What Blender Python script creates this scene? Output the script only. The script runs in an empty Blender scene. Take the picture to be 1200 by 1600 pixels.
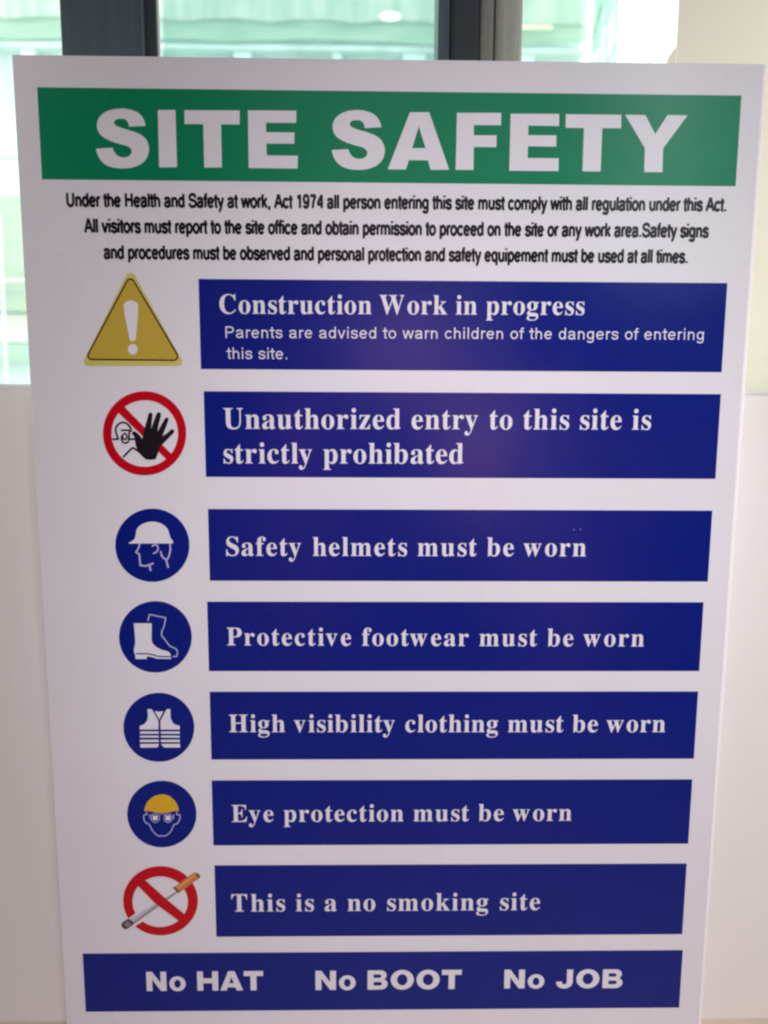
import bpy, bmesh, math, random
from mathutils import Matrix, Vector
from mathutils.geometry import tessellate_polygon
random.seed(4)
scene = bpy.context.scene
COL = scene.collection

# ------------------------------------------------------------------ camera
cam_data = bpy.data.cameras.new("camera")
cam = bpy.data.objects.new("camera", cam_data)
COL.objects.link(cam)
cam_data.sensor_fit = 'VERTICAL'; cam_data.sensor_height = 32.0; cam_data.lens = 25.0
cam_data.clip_start = 0.02; cam_data.clip_end = 400
RIGHT = Vector((0.99986, -0.015783, 0.005472))
UP = Vector((-0.003177, 0.141925, 0.989872))
BACK = Vector((-0.0164, -0.989752, 0.141855))
M = Matrix((RIGHT, UP, BACK)).transposed().to_4x4()
M.translation = Vector((-0.014789, -0.675431, 0.577578))
cam.matrix_world = M
cam_data.dof.use_dof = True
cam_data.dof.focus_distance = 0.69
cam_data.dof.aperture_fstop = 5.2
scene.camera = cam

# ------------------------------------------------------------------ world (overcast daylight outside the window)
world = bpy.data.worlds.new("World"); scene.world = world; world.use_nodes = True
wb = world.node_tree.nodes["Background"]
wb.inputs[0].default_value = (0.96, 1.0, 0.985, 1); wb.inputs[1].default_value = 2.4
scene.view_settings.view_transform = 'Standard'
scene.view_settings.look = 'None'
scene.view_settings.exposure = 0.07
scene.view_settings.gamma = 1.0
scene.cycles.filter_width = 2.3
scene.cycles.max_bounces = 8
scene.cycles.sample_clamp_indirect = 3.0

def area(name, loc, target, sx, sy, power, color):
    l = bpy.data.lights.new(name, 'AREA'); l.shape = 'RECTANGLE'; l.size = sx; l.size_y = sy
    l.energy = power; l.color = color
    o = bpy.data.objects.new(name, l); COL.objects.link(o); o.location = loc
    d = Vector(target) - Vector(loc)
    o.rotation_euler = d.to_track_quat('-Z', 'Y').to_euler()
    return o
area("added_cool_sheen", (0.64, -1.15, 1.16), (0.15, 0, 0.55), 0.20, 0.60, 2.0, (0.72, 0.96, 1.0))  # added area light for the cool sheen on the sign's upper right
area("added_room_fill", (0.30, -2.4, 1.7), (0.0, 0, 0.4), 1.6, 1.0, 2.9, (0.93, 0.98, 1.0))  # unseen soft fill, added to lift the ambient level
area("added_left_wall_fill", (-0.66, -0.26, 0.80), (-0.40, 0.10, 0.55), 0.25, 0.45, 0.85, (1.0, 1.0, 0.98))  # added to brighten the top of the low wall at the left
area("added_right_wall_fill", (0.84, -0.26, 0.76), (0.48, 0.14, 0.60), 0.25, 0.80, 3.1, (1.0, 0.96, 0.95))  # added to brighten the low wall and cream wall at the right
def spot(name, loc, target, power, color, half, radius):
    l = bpy.data.lights.new(name, 'SPOT'); l.energy = power; l.color = color
    l.spot_size = math.radians(2*half); l.spot_blend = 1.0; l.shadow_soft_size = radius
    o = bpy.data.objects.new(name, l); COL.objects.link(o); o.location = loc
    o.rotation_euler = (Vector(target)-Vector(loc)).to_track_quat('-Z', 'Y').to_euler()
spot("added_centre_spot", (0.14, -1.04, 1.70), (0.07, 0, 0.24), 84.0, (0.97, 0.92, 1.0), 17.5, 0.12)  # added spot: lifts the sign's centre so its edges fall off like lens vignetting
area("added_rose_glare", (0.26, -1.20, 0.46), (0.09, 0, 0.53), 0.11, 0.22, 0.80, (1.0, 0.45, 0.50))  # added off-screen source for the rosy haze mirrored in the second notice
area("added_lilac_glare", (0.07, -1.20, 0.70), (0.02, 0, 0.62), 0.20, 0.14, 0.65, (1.0, 0.50, 0.66))  # added pink source, mirrored as a soft patch on the first notice
area("added_violet_glare", (-0.18, -1.20, 0.33), (-0.07, 0, 0.48), 0.09, 0.55, 0.38, (0.85, 0.22, 0.60))  # added tall source giving the violet streak left of centre
area("added_red_glare", (0.45, -1.20, 0.14), (0.15, 0, 0.37), 0.08, 0.24, 0.20, (1.0, 0.28, 0.30))  # added weak source for a reddish streak on the footwear notice

# ------------------------------------------------------------------ materials
def srgb(r, g, b):
    f = lambda c: (c/255/12.92) if c/255 <= 0.04045 else ((c/255+0.055)/1.055)**2.4
    return (f(r), f(g), f(b), 1)
def mat(name, color, rough=0.5, spec=0.5, var=0.0, scale=8.0, bump=0.0, bscale=60.0, trans=None, stretch=None, metallic=0.0):
    m = bpy.data.materials.new(name); m.use_nodes = True
    nt = m.node_tree; n = nt.nodes; p = n["Principled BSDF"]
    p.inputs["Base Color"].default_value = color if len(color) == 4 else tuple(color)+(1,)
    p.inputs["Roughness"].default_value = rough
    p.inputs["Specular IOR Level"].default_value = spec
    p.inputs["Metallic"].default_value = metallic
    tc = n.new("ShaderNodeTexCoord"); mp = n.new("ShaderNodeMapping")
    nt.links.new(tc.outputs["Object"], mp.inputs[0])
    if stretch: mp.inputs["Scale"].default_value = stretch
    if var > 0:
        nz = n.new("ShaderNodeTexNoise"); nz.inputs["Scale"].default_value = scale; nz.inputs["Detail"].default_value = 5
        nt.links.new(mp.outputs[0], nz.inputs[0])
        r = n.new("ShaderNodeValToRGB"); c = p.inputs["Base Color"].default_value
        r.color_ramp.elements[0].position = 0.3; r.color_ramp.elements[1].position = 0.7
        r.color_ramp.elements[0].color = tuple(max(0, x*(1-var)) for x in c[:3])+(1,)
        r.color_ramp.elements[1].color = tuple(min(1, x*(1+var)) for x in c[:3])+(1,)
        nt.links.new(nz.outputs[0], r.inputs[0]); nt.links.new(r.outputs[0], p.inputs["Base Color"])
    if bump > 0:
        nb = n.new("ShaderNodeTexNoise"); nb.inputs["Scale"].default_value = bscale; nb.inputs["Detail"].default_value = 6
        nt.links.new(mp.outputs[0], nb.inputs[0])
        b = n.new("ShaderNodeBump"); b.inputs["Strength"].default_value = bump; b.inputs["Distance"].default_value = 0.002
        nt.links.new(nb.outputs[0], b.inputs["Height"]); nt.links.new(b.outputs[0], p.inputs["Normal"])
    return m
# the laminated print: every ink shares the satin film's gloss, faint film ripple and uneven sheen
def ink(name, color, var=0.03):
    m = mat(name, color, rough=0.42, spec=0.3, var=var, scale=9.0, bump=0.10, bscale=7.0)
    nt = m.node_tree; n = nt.nodes; p = n["Principled BSDF"]
    tc = n.new("ShaderNodeTexCoord"); nz = n.new("ShaderNodeTexNoise")
    nz.inputs["Scale"].default_value = 5.0; nz.inputs["Detail"].default_value = 3.0
    nt.links.new(tc.outputs["Object"], nz.inputs[0])
    mr = n.new("ShaderNodeMapRange"); mr.inputs[1].default_value = 0.3; mr.inputs[2].default_value = 0.7; mr.inputs[3].default_value = 0.17; mr.inputs[4].default_value = 0.34
    nt.links.new(nz.outputs[0], mr.inputs[0]); nt.links.new(mr.outputs[0], p.inputs["Roughness"])
    return m
MT = {
 'white': ink('print_white', (0.72, 0.73, 0.765, 1), 0.02),
 'white_blue': ink('print_thin_white', (0.42, 0.44, 0.68, 1)),
 'green': ink('print_green', (0.001, 0.205, 0.092, 1)),
 'blue': ink('print_blue', (0.001, 0.010, 0.185, 1), 0.06),
 'ink': ink('print_black', (0.012, 0.008, 0.014, 1)),
 'ink_brown': ink('print_dark_brown', (0.06, 0.018, 0.006, 1)),
 'red': ink('print_red', (0.50, 0.002, 0.010, 1)),
 'yellow': ink('print_yellow', (0.50, 0.37, 0.05, 1)),
 'yellow_pale': ink('print_pale_yellow', (0.58, 0.53, 0.14, 1)),
 'yellow_cap': ink('print_cap_yellow', (0.66, 0.40, 0.02, 1)),
 'paper_grey': ink('print_paper_grey', (0.52, 0.50, 0.55, 1)),
 'paper_shadow': ink('print_paper_shadow', (0.27, 0.25, 0.30, 1)),
 'filter_orange': ink('print_filter_orange', (0.55, 0.20, 0.06, 1)),
 'filter_light': ink('print_filter_light', (0.68, 0.34, 0.13, 1)),
 'filter_dark': ink('print_filter_dark', (0.20, 0.06, 0.05, 1)),
 'ash_dark': ink('print_ash_dark', (0.05, 0.03, 0.05, 1)),
 'ash': ink('print_ash', (0.26, 0.20, 0.23, 1), 0.3),
}
foam = mat('foam_board_core', (0.93, 0.91, 0.92, 1), rough=0.7, bump=0.2, bscale=400)
foam.node_tree.nodes["Principled BSDF"].inputs["Subsurface Weight"].default_value = 0.5
foam.node_tree.nodes["Principled BSDF"].inputs["Subsurface Radius"].default_value = (0.01, 0.01, 0.01)

# ------------------------------------------------------------------ helpers
def link(name, me, m, parent=None):
    o = bpy.data.objects.new(name, me); COL.objects.link(o)
    if m is not None and not me.materials: me.materials.append(m)
    if parent is not None: o.parent = parent
    return o
def empty(name, loc=(0, 0, 0)):
    o = bpy.data.objects.new(name, None); COL.objects.link(o); o.location = loc
    o.empty_display_size = 0.05; return o
def tag(o, label, cat=None, group=None, kind=None):
    if label: o['label'] = label
    if cat: o['category'] = cat
    if group: o['group'] = group
    if kind: o['kind'] = kind
    return o
def box_bm(bm, x0, x1, y0, y1, z0, z1):
    v = [bm.verts.new((x, y, z)) for z in (z0, z1) for y in (y0, y1) for x in (x0, x1)]
    for f in ((0, 2, 3, 1), (4, 5, 7, 6), (0, 1, 5, 4), (2, 6, 7, 3), (0, 4, 6, 2), (1, 3, 7, 5)):
        bm.faces.new([v[i] for i in f])
def finish(bm, name, smooth=False):
    bmesh.ops.recalc_face_normals(bm, faces=bm.faces[:])
    me = bpy.data.meshes.new(name); bm.to_mesh(me); bm.free()
    if smooth:
        for p in me.polygons: p.use_smooth = True
    return me
def box(name, x0, x1, y0, y1, z0, z1, m, parent=None, bevel=0.0, seg=3):
    bm = bmesh.new(); box_bm(bm, x0, x1, y0, y1, z0, z1)
    if bevel: bmesh.ops.bevel(bm, geom=bm.edges[:], offset=bevel, segments=seg, profile=0.5, affect='EDGES')
    return link(name, finish(bm, name), m, parent)
def prism(name, pts, z0, z1, m, parent=None):
    bm = bmesh.new(); n = len(pts)
    a = [bm.verts.new((x, y, z0)) for x, y in pts]; b = [bm.verts.new((x, y, z1)) for x, y in pts]
    bm.faces.new(a[::-1]); bm.faces.new(b)
    for i in range(n): bm.faces.new((a[i], a[(i+1) % n], b[(i+1) % n], b[i]))
    return link(name, finish(bm, name), m, parent)
def tube(name, p0, p1, r, m, parent=None, seg=8):
    p0 = Vector(p0); p1 = Vector(p1); d = p1-p0
    bm = bmesh.new()
    bmesh.ops.create_cone(bm, cap_ends=True, segments=seg, radius1=r, radius2=r, depth=d.length,
        matrix=Matrix.Translation((p0+p1)/2) @ d.to_track_quat('Z', 'Y').to_matrix().to_4x4())
    return link(name, finish(bm, name), m, parent)

SHAPES = [["header_panel","lettering","white",2,"p",[[-194.5,790.0,-194.7,790.6,-194.9,791.4,-195.1,792.4,-195.4,793.4,-195.8,794.3,-196.2,795.2,-196.7,796.1,-197.2,796.9,-197.8,797.7,-198.5,798.4,-199.2,799.0,-200.0,799.6,-200.8,800.1,-201.7,800.5,-202.7,800.9,-203.7,801.3,-204.9,801.6,-206.1,801.9,-207.2,802.1,-208.3,802.3,-209.4,802.5,-210.3,802.6,-211.3,802.7,-212.2,802.7,-213.3,802.7,-214.5,802.6,-215.8,802.5,-217.2,802.4,-218.5,802.2,-219.8,801.9,-221.0,801.7,-222.2,801.4,-223.4,801.0,-224.5,800.6,-225.6,800.1,-226.6,799.6,-227.5,799.0,-228.4,798.4,-229.3,797.7,-230.0,797.0,-230.7,796.2,-231.3,795.3,-231.8,794.4,-232.3,793.5,-232.6,792.6,-232.9,791.7,-233.0,790.7,-233.1,789.7,-233.1,788.7,-233.0,787.8,-232.8,787.0,-232.5,786.1,-232.2,785.3,-231.8,784.5,-231.3,783.8,-230.8,783.1,-230.2,782.5,-229.5,781.9,-228.7,781.4,-227.9,780.8,-226.9,780.2,-225.8,779.7,-224.6,779.1,-223.4,778.6,-222.2,778.1,-221.0,777.7,-219.7,777.2,-218.3,776.8,-217.0,776.5,-215.8,776.1,-214.7,775.9,-213.7,775.6,-212.7,775.4,-211.7,775.2,-210.9,775.0,-210.1,774.7,-209.4,774.4,-208.8,774.1,-208.2,773.7,-207.8,773.3,-207.4,772.9,-207.0,772.5,-206.7,772.0,-206.5,771.5,-206.4,771.0,-206.4,770.5,-206.5,770.0,-206.6,769.5,-206.8,769.0,-207.1,768.5,-207.4,768.1,-207.9,767.7,-208.4,767.3,-208.9,766.9,-209.5,766.6,-210.1,766.4,-210.8,766.2,-211.5,766.1,-212.3,766.0,-213.0,766.0,-213.6,766.0,-214.3,766.1,-215.0,766.2,-215.6,766.3,-216.2,766.5,-216.9,766.8,-217.5,767.2,-218.0,767.6,-218.6,768.0,-219.0,768.4,-219.5,768.9,-219.8,769.4,-220.1,769.9,-220.4,770.4,-220.7,770.9,-220.9,771.4,-221.1,772.0,-221.2,772.5,-221.3,773.0,-221.4,773.3,-234.5,772.4,-234.5,771.9,-234.4,771.2,-234.3,770.4,-234.1,769.6,-233.8,768.7,-233.5,767.8,-233.1,766.8,-232.6,765.8,-232.1,764.8,-231.5,763.9,-230.8,763.1,-230.0,762.3,-229.2,761.5,-228.3,760.8,-227.3,760.2,-226.3,759.7,-225.2,759.2,-224.1,758.8,-222.9,758.5,-221.6,758.2,-220.3,758.0,-218.9,757.8,-217.4,757.7,-215.9,757.6,-214.5,757.6,-213.0,757.6,-211.6,757.7,-210.1,757.8,-208.7,758.0,-207.2,758.2,-205.7,758.6,-204.2,759.0,-202.6,759.5,-201.2,760.1,-199.9,760.8,-198.7,761.5,-197.7,762.3,-196.7,763.2,-195.9,764.1,-195.1,765.0,-194.5,765.9,-194.0,766.8,-193.5,767.8,-193.2,768.8,-192.9,769.8,-192.7,770.9,-192.6,772.0,-192.6,773.1,-192.6,774.2,-192.7,775.3,-193.0,776.3,-193.3,777.3,-193.8,778.3,-194.3,779.2,-194.9,780.0,-195.5,780.8,-196.2,781.5,-197.0,782.1,-197.8,782.7,-198.8,783.3,-199.8,783.8,-200.9,784.3,-202.1,784.8,-203.4,785.2,-204.7,785.7,-206.1,786.1,-207.6,786.5,-209.1,786.9,-210.5,787.3,-211.8,787.6,-213.0,788.0,-214.0,788.4,-215.0,788.7,-215.9,789.0,-216.7,789.4,-217.4,789.7,-218.0,790.0,-218.5,790.4,-218.9,790.7,-219.2,791.1,-219.4,791.5,-219.5,791.9,-219.4,792.4,-219.3,792.8,-219.2,793.1,-218.9,793.5,-218.6,793.8,-218.2,794.2,-217.8,794.4,-217.2,794.7,-216.6,794.8,-215.9,795.0,-215.1,795.1,-214.4,795.1,-213.6,795.1,-212.9,795.1,-212.2,795.0,-211.6,794.9,-210.9,794.7,-210.4,794.5,-209.9,794.2,-209.5,793.8,-209.1,793.4,-208.7,792.9,-208.5,792.4,-208.2,791.8,-208.0,791.1,-207.9,790.3,-207.8,789.6,-207.7,789.2]]],
["header_panel","lettering","white",2,"p",[[-184.6,801.9,-170.7,802.1,-170.7,758.9,-185.0,758.7]]],
["header_panel","lettering","white",2,"p",[[-163.6,802.0,-119.9,802.3,-120.2,791.7,-134.9,791.7,-134.9,759.1,-149.0,758.9,-149.0,791.7,-163.8,791.7]]],
["header_panel","lettering","white",2,"p",[[-113.4,802.4,-75.0,802.6,-75.3,793.4,-99.3,793.3,-99.1,786.2,-76.6,786.2,-76.9,777.7,-99.1,777.6,-99.0,768.7,-74.1,768.6,-74.5,758.8,-113.5,758.9]]],
["header_panel","lettering","white",2,"p",[[-7.3,790.9,-7.5,791.5,-7.7,792.3,-8.0,793.3,-8.4,794.3,-8.8,795.2,-9.2,796.1,-9.8,796.9,-10.4,797.8,-11.0,798.6,-11.7,799.3,-12.4,799.9,-13.3,800.5,-14.1,801.0,-15.0,801.4,-16.0,801.8,-17.1,802.2,-18.3,802.5,-19.5,802.8,-20.7,803.1,-21.8,803.3,-22.8,803.4,-23.8,803.5,-24.8,803.6,-25.8,803.6,-26.8,803.6,-28.1,803.6,-29.4,803.4,-30.7,803.3,-32.1,803.1,-33.3,802.9,-34.6,802.6,-35.8,802.3,-36.9,801.9,-38.1,801.5,-39.1,801.0,-40.1,800.5,-41.0,799.9,-41.9,799.3,-42.7,798.6,-43.4,797.9,-44.1,797.1,-44.7,796.2,-45.2,795.3,-45.6,794.4,-45.9,793.5,-46.1,792.5,-46.2,791.6,-46.3,790.6,-46.2,789.6,-46.1,788.7,-45.8,787.8,-45.5,787.0,-45.2,786.1,-44.7,785.3,-44.2,784.6,-43.6,783.9,-43.0,783.3,-42.3,782.7,-41.5,782.2,-40.6,781.6,-39.6,781.1,-38.5,780.5,-37.3,780.0,-36.0,779.4,-34.8,778.9,-33.5,778.5,-32.2,778.1,-30.8,777.7,-29.5,777.3,-28.3,776.9,-27.1,776.7,-26.1,776.4,-25.0,776.2,-24.1,776.0,-23.2,775.8,-22.4,775.5,-21.7,775.2,-21.1,774.9,-20.5,774.5,-20.0,774.1,-19.6,773.7,-19.2,773.3,-18.9,772.8,-18.7,772.3,-18.5,771.8,-18.5,771.3,-18.5,770.8,-18.7,770.3,-18.9,769.8,-19.1,769.3,-19.5,768.9,-19.9,768.4,-20.3,768.0,-20.9,767.7,-21.4,767.4,-22.1,767.1,-22.8,767.0,-23.5,766.9,-24.2,766.8,-24.9,766.8,-25.6,766.8,-26.3,766.8,-27.0,766.9,-27.6,767.1,-28.3,767.3,-28.9,767.6,-29.5,767.9,-30.1,768.3,-30.7,768.8,-31.2,769.2,-31.6,769.7,-32.0,770.1,-32.3,770.7,-32.6,771.2,-32.9,771.7,-33.2,772.2,-33.4,772.8,-33.5,773.3,-33.7,773.8,-33.8,774.1,-47.0,773.2,-46.9,772.7,-46.8,772.0,-46.6,771.2,-46.4,770.3,-46.1,769.5,-45.8,768.6,-45.3,767.6,-44.8,766.6,-44.2,765.6,-43.5,764.7,-42.8,763.8,-42.0,763.0,-41.1,762.3,-40.2,761.6,-39.2,761.0,-38.1,760.4,-37.0,760.0,-35.9,759.6,-34.6,759.2,-33.4,758.9,-32.0,758.7,-30.6,758.5,-29.1,758.4,-27.6,758.3,-26.1,758.3,-24.6,758.3,-23.2,758.4,-21.7,758.5,-20.3,758.7,-18.8,758.9,-17.3,759.3,-15.8,759.8,-14.3,760.3,-12.8,760.9,-11.5,761.5,-10.4,762.2,-9.4,763.0,-8.4,763.9,-7.6,764.8,-6.9,765.7,-6.3,766.6,-5.8,767.6,-5.4,768.5,-5.1,769.5,-4.9,770.6,-4.7,771.6,-4.6,772.8,-4.6,773.9,-4.7,775.0,-4.9,776.1,-5.2,777.1,-5.6,778.1,-6.1,779.1,-6.6,780.0,-7.3,780.9,-7.9,781.6,-8.7,782.3,-9.5,783.0,-10.4,783.6,-11.3,784.1,-12.4,784.7,-13.6,785.2,-14.8,785.6,-16.1,786.1,-17.4,786.5,-18.8,787.0,-20.3,787.4,-21.9,787.8,-23.3,788.1,-24.7,788.5,-25.9,788.9,-27.0,789.2,-28.0,789.5,-28.9,789.9,-29.7,790.2,-30.4,790.6,-31.1,790.9,-31.6,791.3,-32.0,791.6,-32.3,792.0,-32.5,792.4,-32.6,792.8,-32.6,793.2,-32.5,793.6,-32.3,794.0,-32.1,794.4,-31.8,794.7,-31.4,795.0,-31.0,795.3,-30.5,795.5,-29.8,795.7,-29.1,795.9,-28.3,795.9,-27.6,796.0,-26.8,796.0,-26.1,796.0,-25.4,795.9,-24.7,795.8,-24.1,795.6,-23.5,795.3,-23.0,795.1,-22.6,794.7,-22.2,794.3,-21.8,793.8,-21.5,793.3,-21.2,792.7,-21.0,791.9,-20.9,791.2,-20.7,790.5,-20.6,790.1]]],
["header_panel","lettering","white",2,"p",[[15.3,802.4,30.6,802.6,47.3,759.2,32.4,758.9,30.2,766.1,14.9,766.2,12.4,759.0,-2.1,759.0],[22.5,791.9,17.3,775.3,28.1,775.4]]],
["header_panel","lettering","white",2,"p",[[52.8,802.4,88.1,802.7,88.2,793.4,66.4,793.3,66.6,785.6,84.9,785.7,84.9,776.7,66.8,776.7,66.9,759.2,52.5,759.1]]],
["header_panel","lettering","white",2,"p",[[95.7,802.2,134.6,802.4,134.8,793.3,110.1,793.3,110.3,786.1,132.9,786.2,133.1,777.6,110.3,777.7,110.3,768.7,135.4,768.8,135.6,758.9,95.8,758.9]]],
["header_panel","lettering","white",2,"p",[[139.9,802.3,184.4,802.3,184.8,792.1,169.6,792.0,169.7,759.0,155.0,759.0,154.8,792.0,140.1,792.0]]],
["header_panel","lettering","white",2,"p",[[187.5,802.4,203.8,802.3,212.5,787.9,221.6,802.5,237.7,802.4,219.4,777.1,219.9,758.9,205.1,758.9,204.7,777.2]]],
["warning_triangle","background","yellow_pale",1,"p",[[-214.4,674.9,-213.8,675.7,-213.0,676.3,-212.1,676.7,-211.2,676.9,-210.2,676.8,-209.3,676.4,-208.5,675.9,-208.0,675.1,-171.7,607.8,-171.3,606.9,-171.2,606.0,-171.4,605.1,-171.8,604.2,-172.4,603.4,-173.2,602.9,-174.1,602.5,-175.0,602.4,-248.6,601.9,-249.5,602.0,-250.4,602.4,-251.1,602.9,-251.6,603.6,-252.0,604.5,-252.1,605.4,-252.0,606.3,-251.6,607.2]]],
["warning_triangle","inner_field","yellow",2,"p",[[-214.2,670.2,-213.7,670.8,-213.0,671.4,-212.2,671.7,-211.4,671.9,-210.5,671.8,-209.7,671.5,-209.1,671.0,-208.6,670.3,-175.3,611.9,-175.0,611.1,-174.9,610.3,-175.0,609.4,-175.4,608.6,-175.9,608.0,-176.6,607.4,-177.4,607.1,-178.3,607.0,-245.4,607.2,-246.3,607.3,-247.0,607.7,-247.7,608.2,-248.1,608.8,-248.4,609.6,-248.5,610.4,-248.4,611.2,-248.1,612.0]]],
["warning_triangle","border","ink_brown",3,"s",[[[-213.7,669.8,-213.3,670.4,-212.7,670.9,-212.1,671.1,-211.4,671.2,-210.7,671.2,-210.1,670.9,-209.5,670.5,-209.1,670.0,-175.9,611.6,-175.6,611.0,-175.5,610.3,-175.6,609.6,-175.9,609.0,-176.4,608.4,-176.9,608.0,-177.6,607.7,-178.3,607.6,-245.4,607.9,-246.1,608.0,-246.7,608.2,-247.2,608.6,-247.6,609.1,-247.8,609.7,-247.9,610.4,-247.8,611.1,-247.5,611.7],[-214.7,670.5,-214.1,671.3,-213.3,671.9,-212.4,672.3,-211.4,672.5,-210.4,672.4,-209.4,672.0,-208.6,671.4,-208.1,670.7,-174.7,612.2,-174.4,611.3,-174.3,610.3,-174.4,609.3,-174.8,608.3,-175.5,607.5,-176.3,606.9,-177.3,606.5,-178.3,606.4,-245.5,606.6,-246.4,606.7,-247.4,607.1,-248.1,607.7,-248.7,608.5,-249.1,609.4,-249.2,610.4,-249.0,611.3,-248.6,612.2],1]]],
["warning_triangle","exclamation_mark","white",3,"p",[[-217.5,649.2,-217.5,650.2,-217.5,650.9,-217.4,651.5,-217.2,651.9,-217.0,652.4,-216.6,652.9,-216.2,653.3,-215.6,653.7,-215.1,654.0,-214.5,654.3,-214.0,654.5,-213.4,654.7,-212.8,654.8,-212.2,654.9,-211.6,654.9,-211.0,654.8,-210.4,654.8,-209.7,654.6,-209.1,654.5,-208.5,654.2,-208.0,654.0,-207.4,653.6,-206.9,653.2,-206.4,652.8,-206.1,652.3,-205.9,651.8,-205.8,651.2,-205.8,650.6,-205.8,649.8,-205.9,648.8,-205.9,647.6,-206.0,646.2,-206.2,644.6,-206.3,642.9,-206.5,640.9,-206.8,638.4,-207.2,635.5,-207.6,632.5,-207.9,629.8,-208.2,627.7,-208.4,626.2,-208.5,625.3,-208.7,624.7,-208.8,624.3,-208.9,623.9,-209.1,623.4,-209.3,623.1,-209.5,622.9,-209.8,622.7,-210.0,622.5,-210.3,622.4,-210.6,622.3,-210.9,622.2,-211.2,622.2,-211.5,622.2,-211.8,622.3,-212.1,622.3,-212.4,622.4,-212.7,622.5,-213.0,622.7,-213.2,622.8,-213.4,622.9,-213.5,623.0,-213.6,623.4,-213.8,624.0,-214.0,625.1,-214.2,626.4,-214.5,628.0,-214.7,629.7,-215.0,631.4,-215.3,633.1,-215.7,635.0,-216.0,637.0,-216.4,638.9,-216.7,640.8,-216.9,642.6,-217.2,644.5,-217.3,646.3,-217.4,647.9]]],
["warning_triangle","exclamation_mark","white",3,"p",[[-207.5,615.7,-207.6,614.7,-208.0,613.8,-208.5,613.0,-209.2,612.3,-209.9,611.8,-210.8,611.4,-211.7,611.3,-212.6,611.4,-213.5,611.7,-214.2,612.3,-214.8,612.9,-215.3,613.8,-215.5,614.7,-215.6,615.7,-215.5,616.6,-215.1,617.6,-214.6,618.4,-213.9,619.1,-213.1,619.6,-212.3,619.9,-211.4,620.1,-210.5,620.0,-209.6,619.6,-208.9,619.1,-208.3,618.4,-207.8,617.6,-207.6,616.7]]],
["no_entry_symbol","prohibition_ring","red",1,"p",[[-169.7,546.9,-169.8,544.6,-170.1,542.3,-170.5,540.0,-171.1,537.8,-171.8,535.6,-172.7,533.4,-173.7,531.3,-174.9,529.2,-176.1,527.3,-177.5,525.4,-179.0,523.6,-180.6,521.9,-182.4,520.3,-184.2,518.8,-186.1,517.4,-188.1,516.2,-190.1,515.1,-192.2,514.1,-194.4,513.3,-196.6,512.6,-198.9,512.1,-201.1,511.7,-203.4,511.5,-205.7,511.4,-208.0,511.4,-210.3,511.7,-212.5,512.0,-214.7,512.5,-216.9,513.2,-219.0,514.0,-221.0,515.0,-223.0,516.1,-224.9,517.3,-226.7,518.6,-228.4,520.1,-230.0,521.7,-231.5,523.4,-232.9,525.1,-234.1,527.0,-235.2,529.0,-236.2,531.0,-237.1,533.1,-237.8,535.3,-238.3,537.5,-238.7,539.7,-239.0,542.0,-239.1,544.2,-239.1,546.5,-238.9,548.8,-238.6,551.1,-238.1,553.4,-237.5,555.6,-236.8,557.8,-235.9,559.9,-234.9,562.0,-233.7,564.0,-232.4,566.0,-231.0,567.8,-229.5,569.6,-227.9,571.3,-226.2,572.8,-224.4,574.3,-222.5,575.6,-220.5,576.8,-218.5,577.9,-216.4,578.8,-214.3,579.6,-212.1,580.3,-209.9,580.8,-207.6,581.2,-205.4,581.4,-203.1,581.5,-200.9,581.5,-198.6,581.3,-196.4,580.9,-194.2,580.4,-192.1,579.8,-190.0,579.0,-188.0,578.0,-186.0,577.0,-184.2,575.8,-182.4,574.5,-180.7,573.1,-179.1,571.5,-177.6,569.9,-176.2,568.1,-174.9,566.3,-173.8,564.3,-172.8,562.3,-171.9,560.3,-171.2,558.1,-170.6,555.9,-170.1,553.7,-169.8,551.5,-169.7,549.2],[-176.6,548.9,-176.8,551.0,-177.1,553.1,-177.6,555.2,-178.3,557.3,-179.2,559.2,-180.2,561.1,-181.3,562.9,-182.6,564.6,-184.0,566.2,-185.6,567.6,-187.2,568.9,-189.0,570.1,-190.8,571.2,-192.8,572.1,-194.8,572.8,-196.8,573.4,-198.9,573.8,-201.1,574.0,-203.2,574.1,-205.4,574.0,-207.6,573.7,-209.7,573.3,-211.8,572.7,-213.9,572.0,-215.9,571.0,-217.8,570.0,-219.6,568.8,-221.4,567.4,-223.0,566.0,-224.6,564.4,-226.0,562.7,-227.2,560.9,-228.4,559.0,-229.4,557.0,-230.2,555.0,-230.9,552.9,-231.4,550.7,-231.7,548.6,-231.9,546.4,-231.9,544.2,-231.8,542.1,-231.4,539.9,-230.9,537.9,-230.3,535.8,-229.4,533.8,-228.5,531.9,-227.3,530.1,-226.0,528.4,-224.6,526.8,-223.1,525.3,-221.4,524.0,-219.7,522.7,-217.8,521.7,-215.9,520.8,-213.8,520.0,-211.8,519.4,-209.6,519.0,-207.5,518.8,-205.3,518.7,-203.1,518.8,-200.9,519.0,-198.8,519.5,-196.6,520.1,-194.5,520.9,-192.5,521.8,-190.6,522.9,-188.7,524.1,-187.0,525.5,-185.3,527.0,-183.8,528.6,-182.4,530.3,-181.1,532.1,-180.0,534.0,-179.0,536.0,-178.2,538.1,-177.5,540.2,-177.0,542.3,-176.7,544.5,-176.6,546.7]]],
["no_entry_symbol","slash","red",2,"p",[[-228.4,566.5,-223.4,571.9,-202.1,549.5,-180.1,527.1,-184.2,522.2,-206.7,544.9]]],
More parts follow.
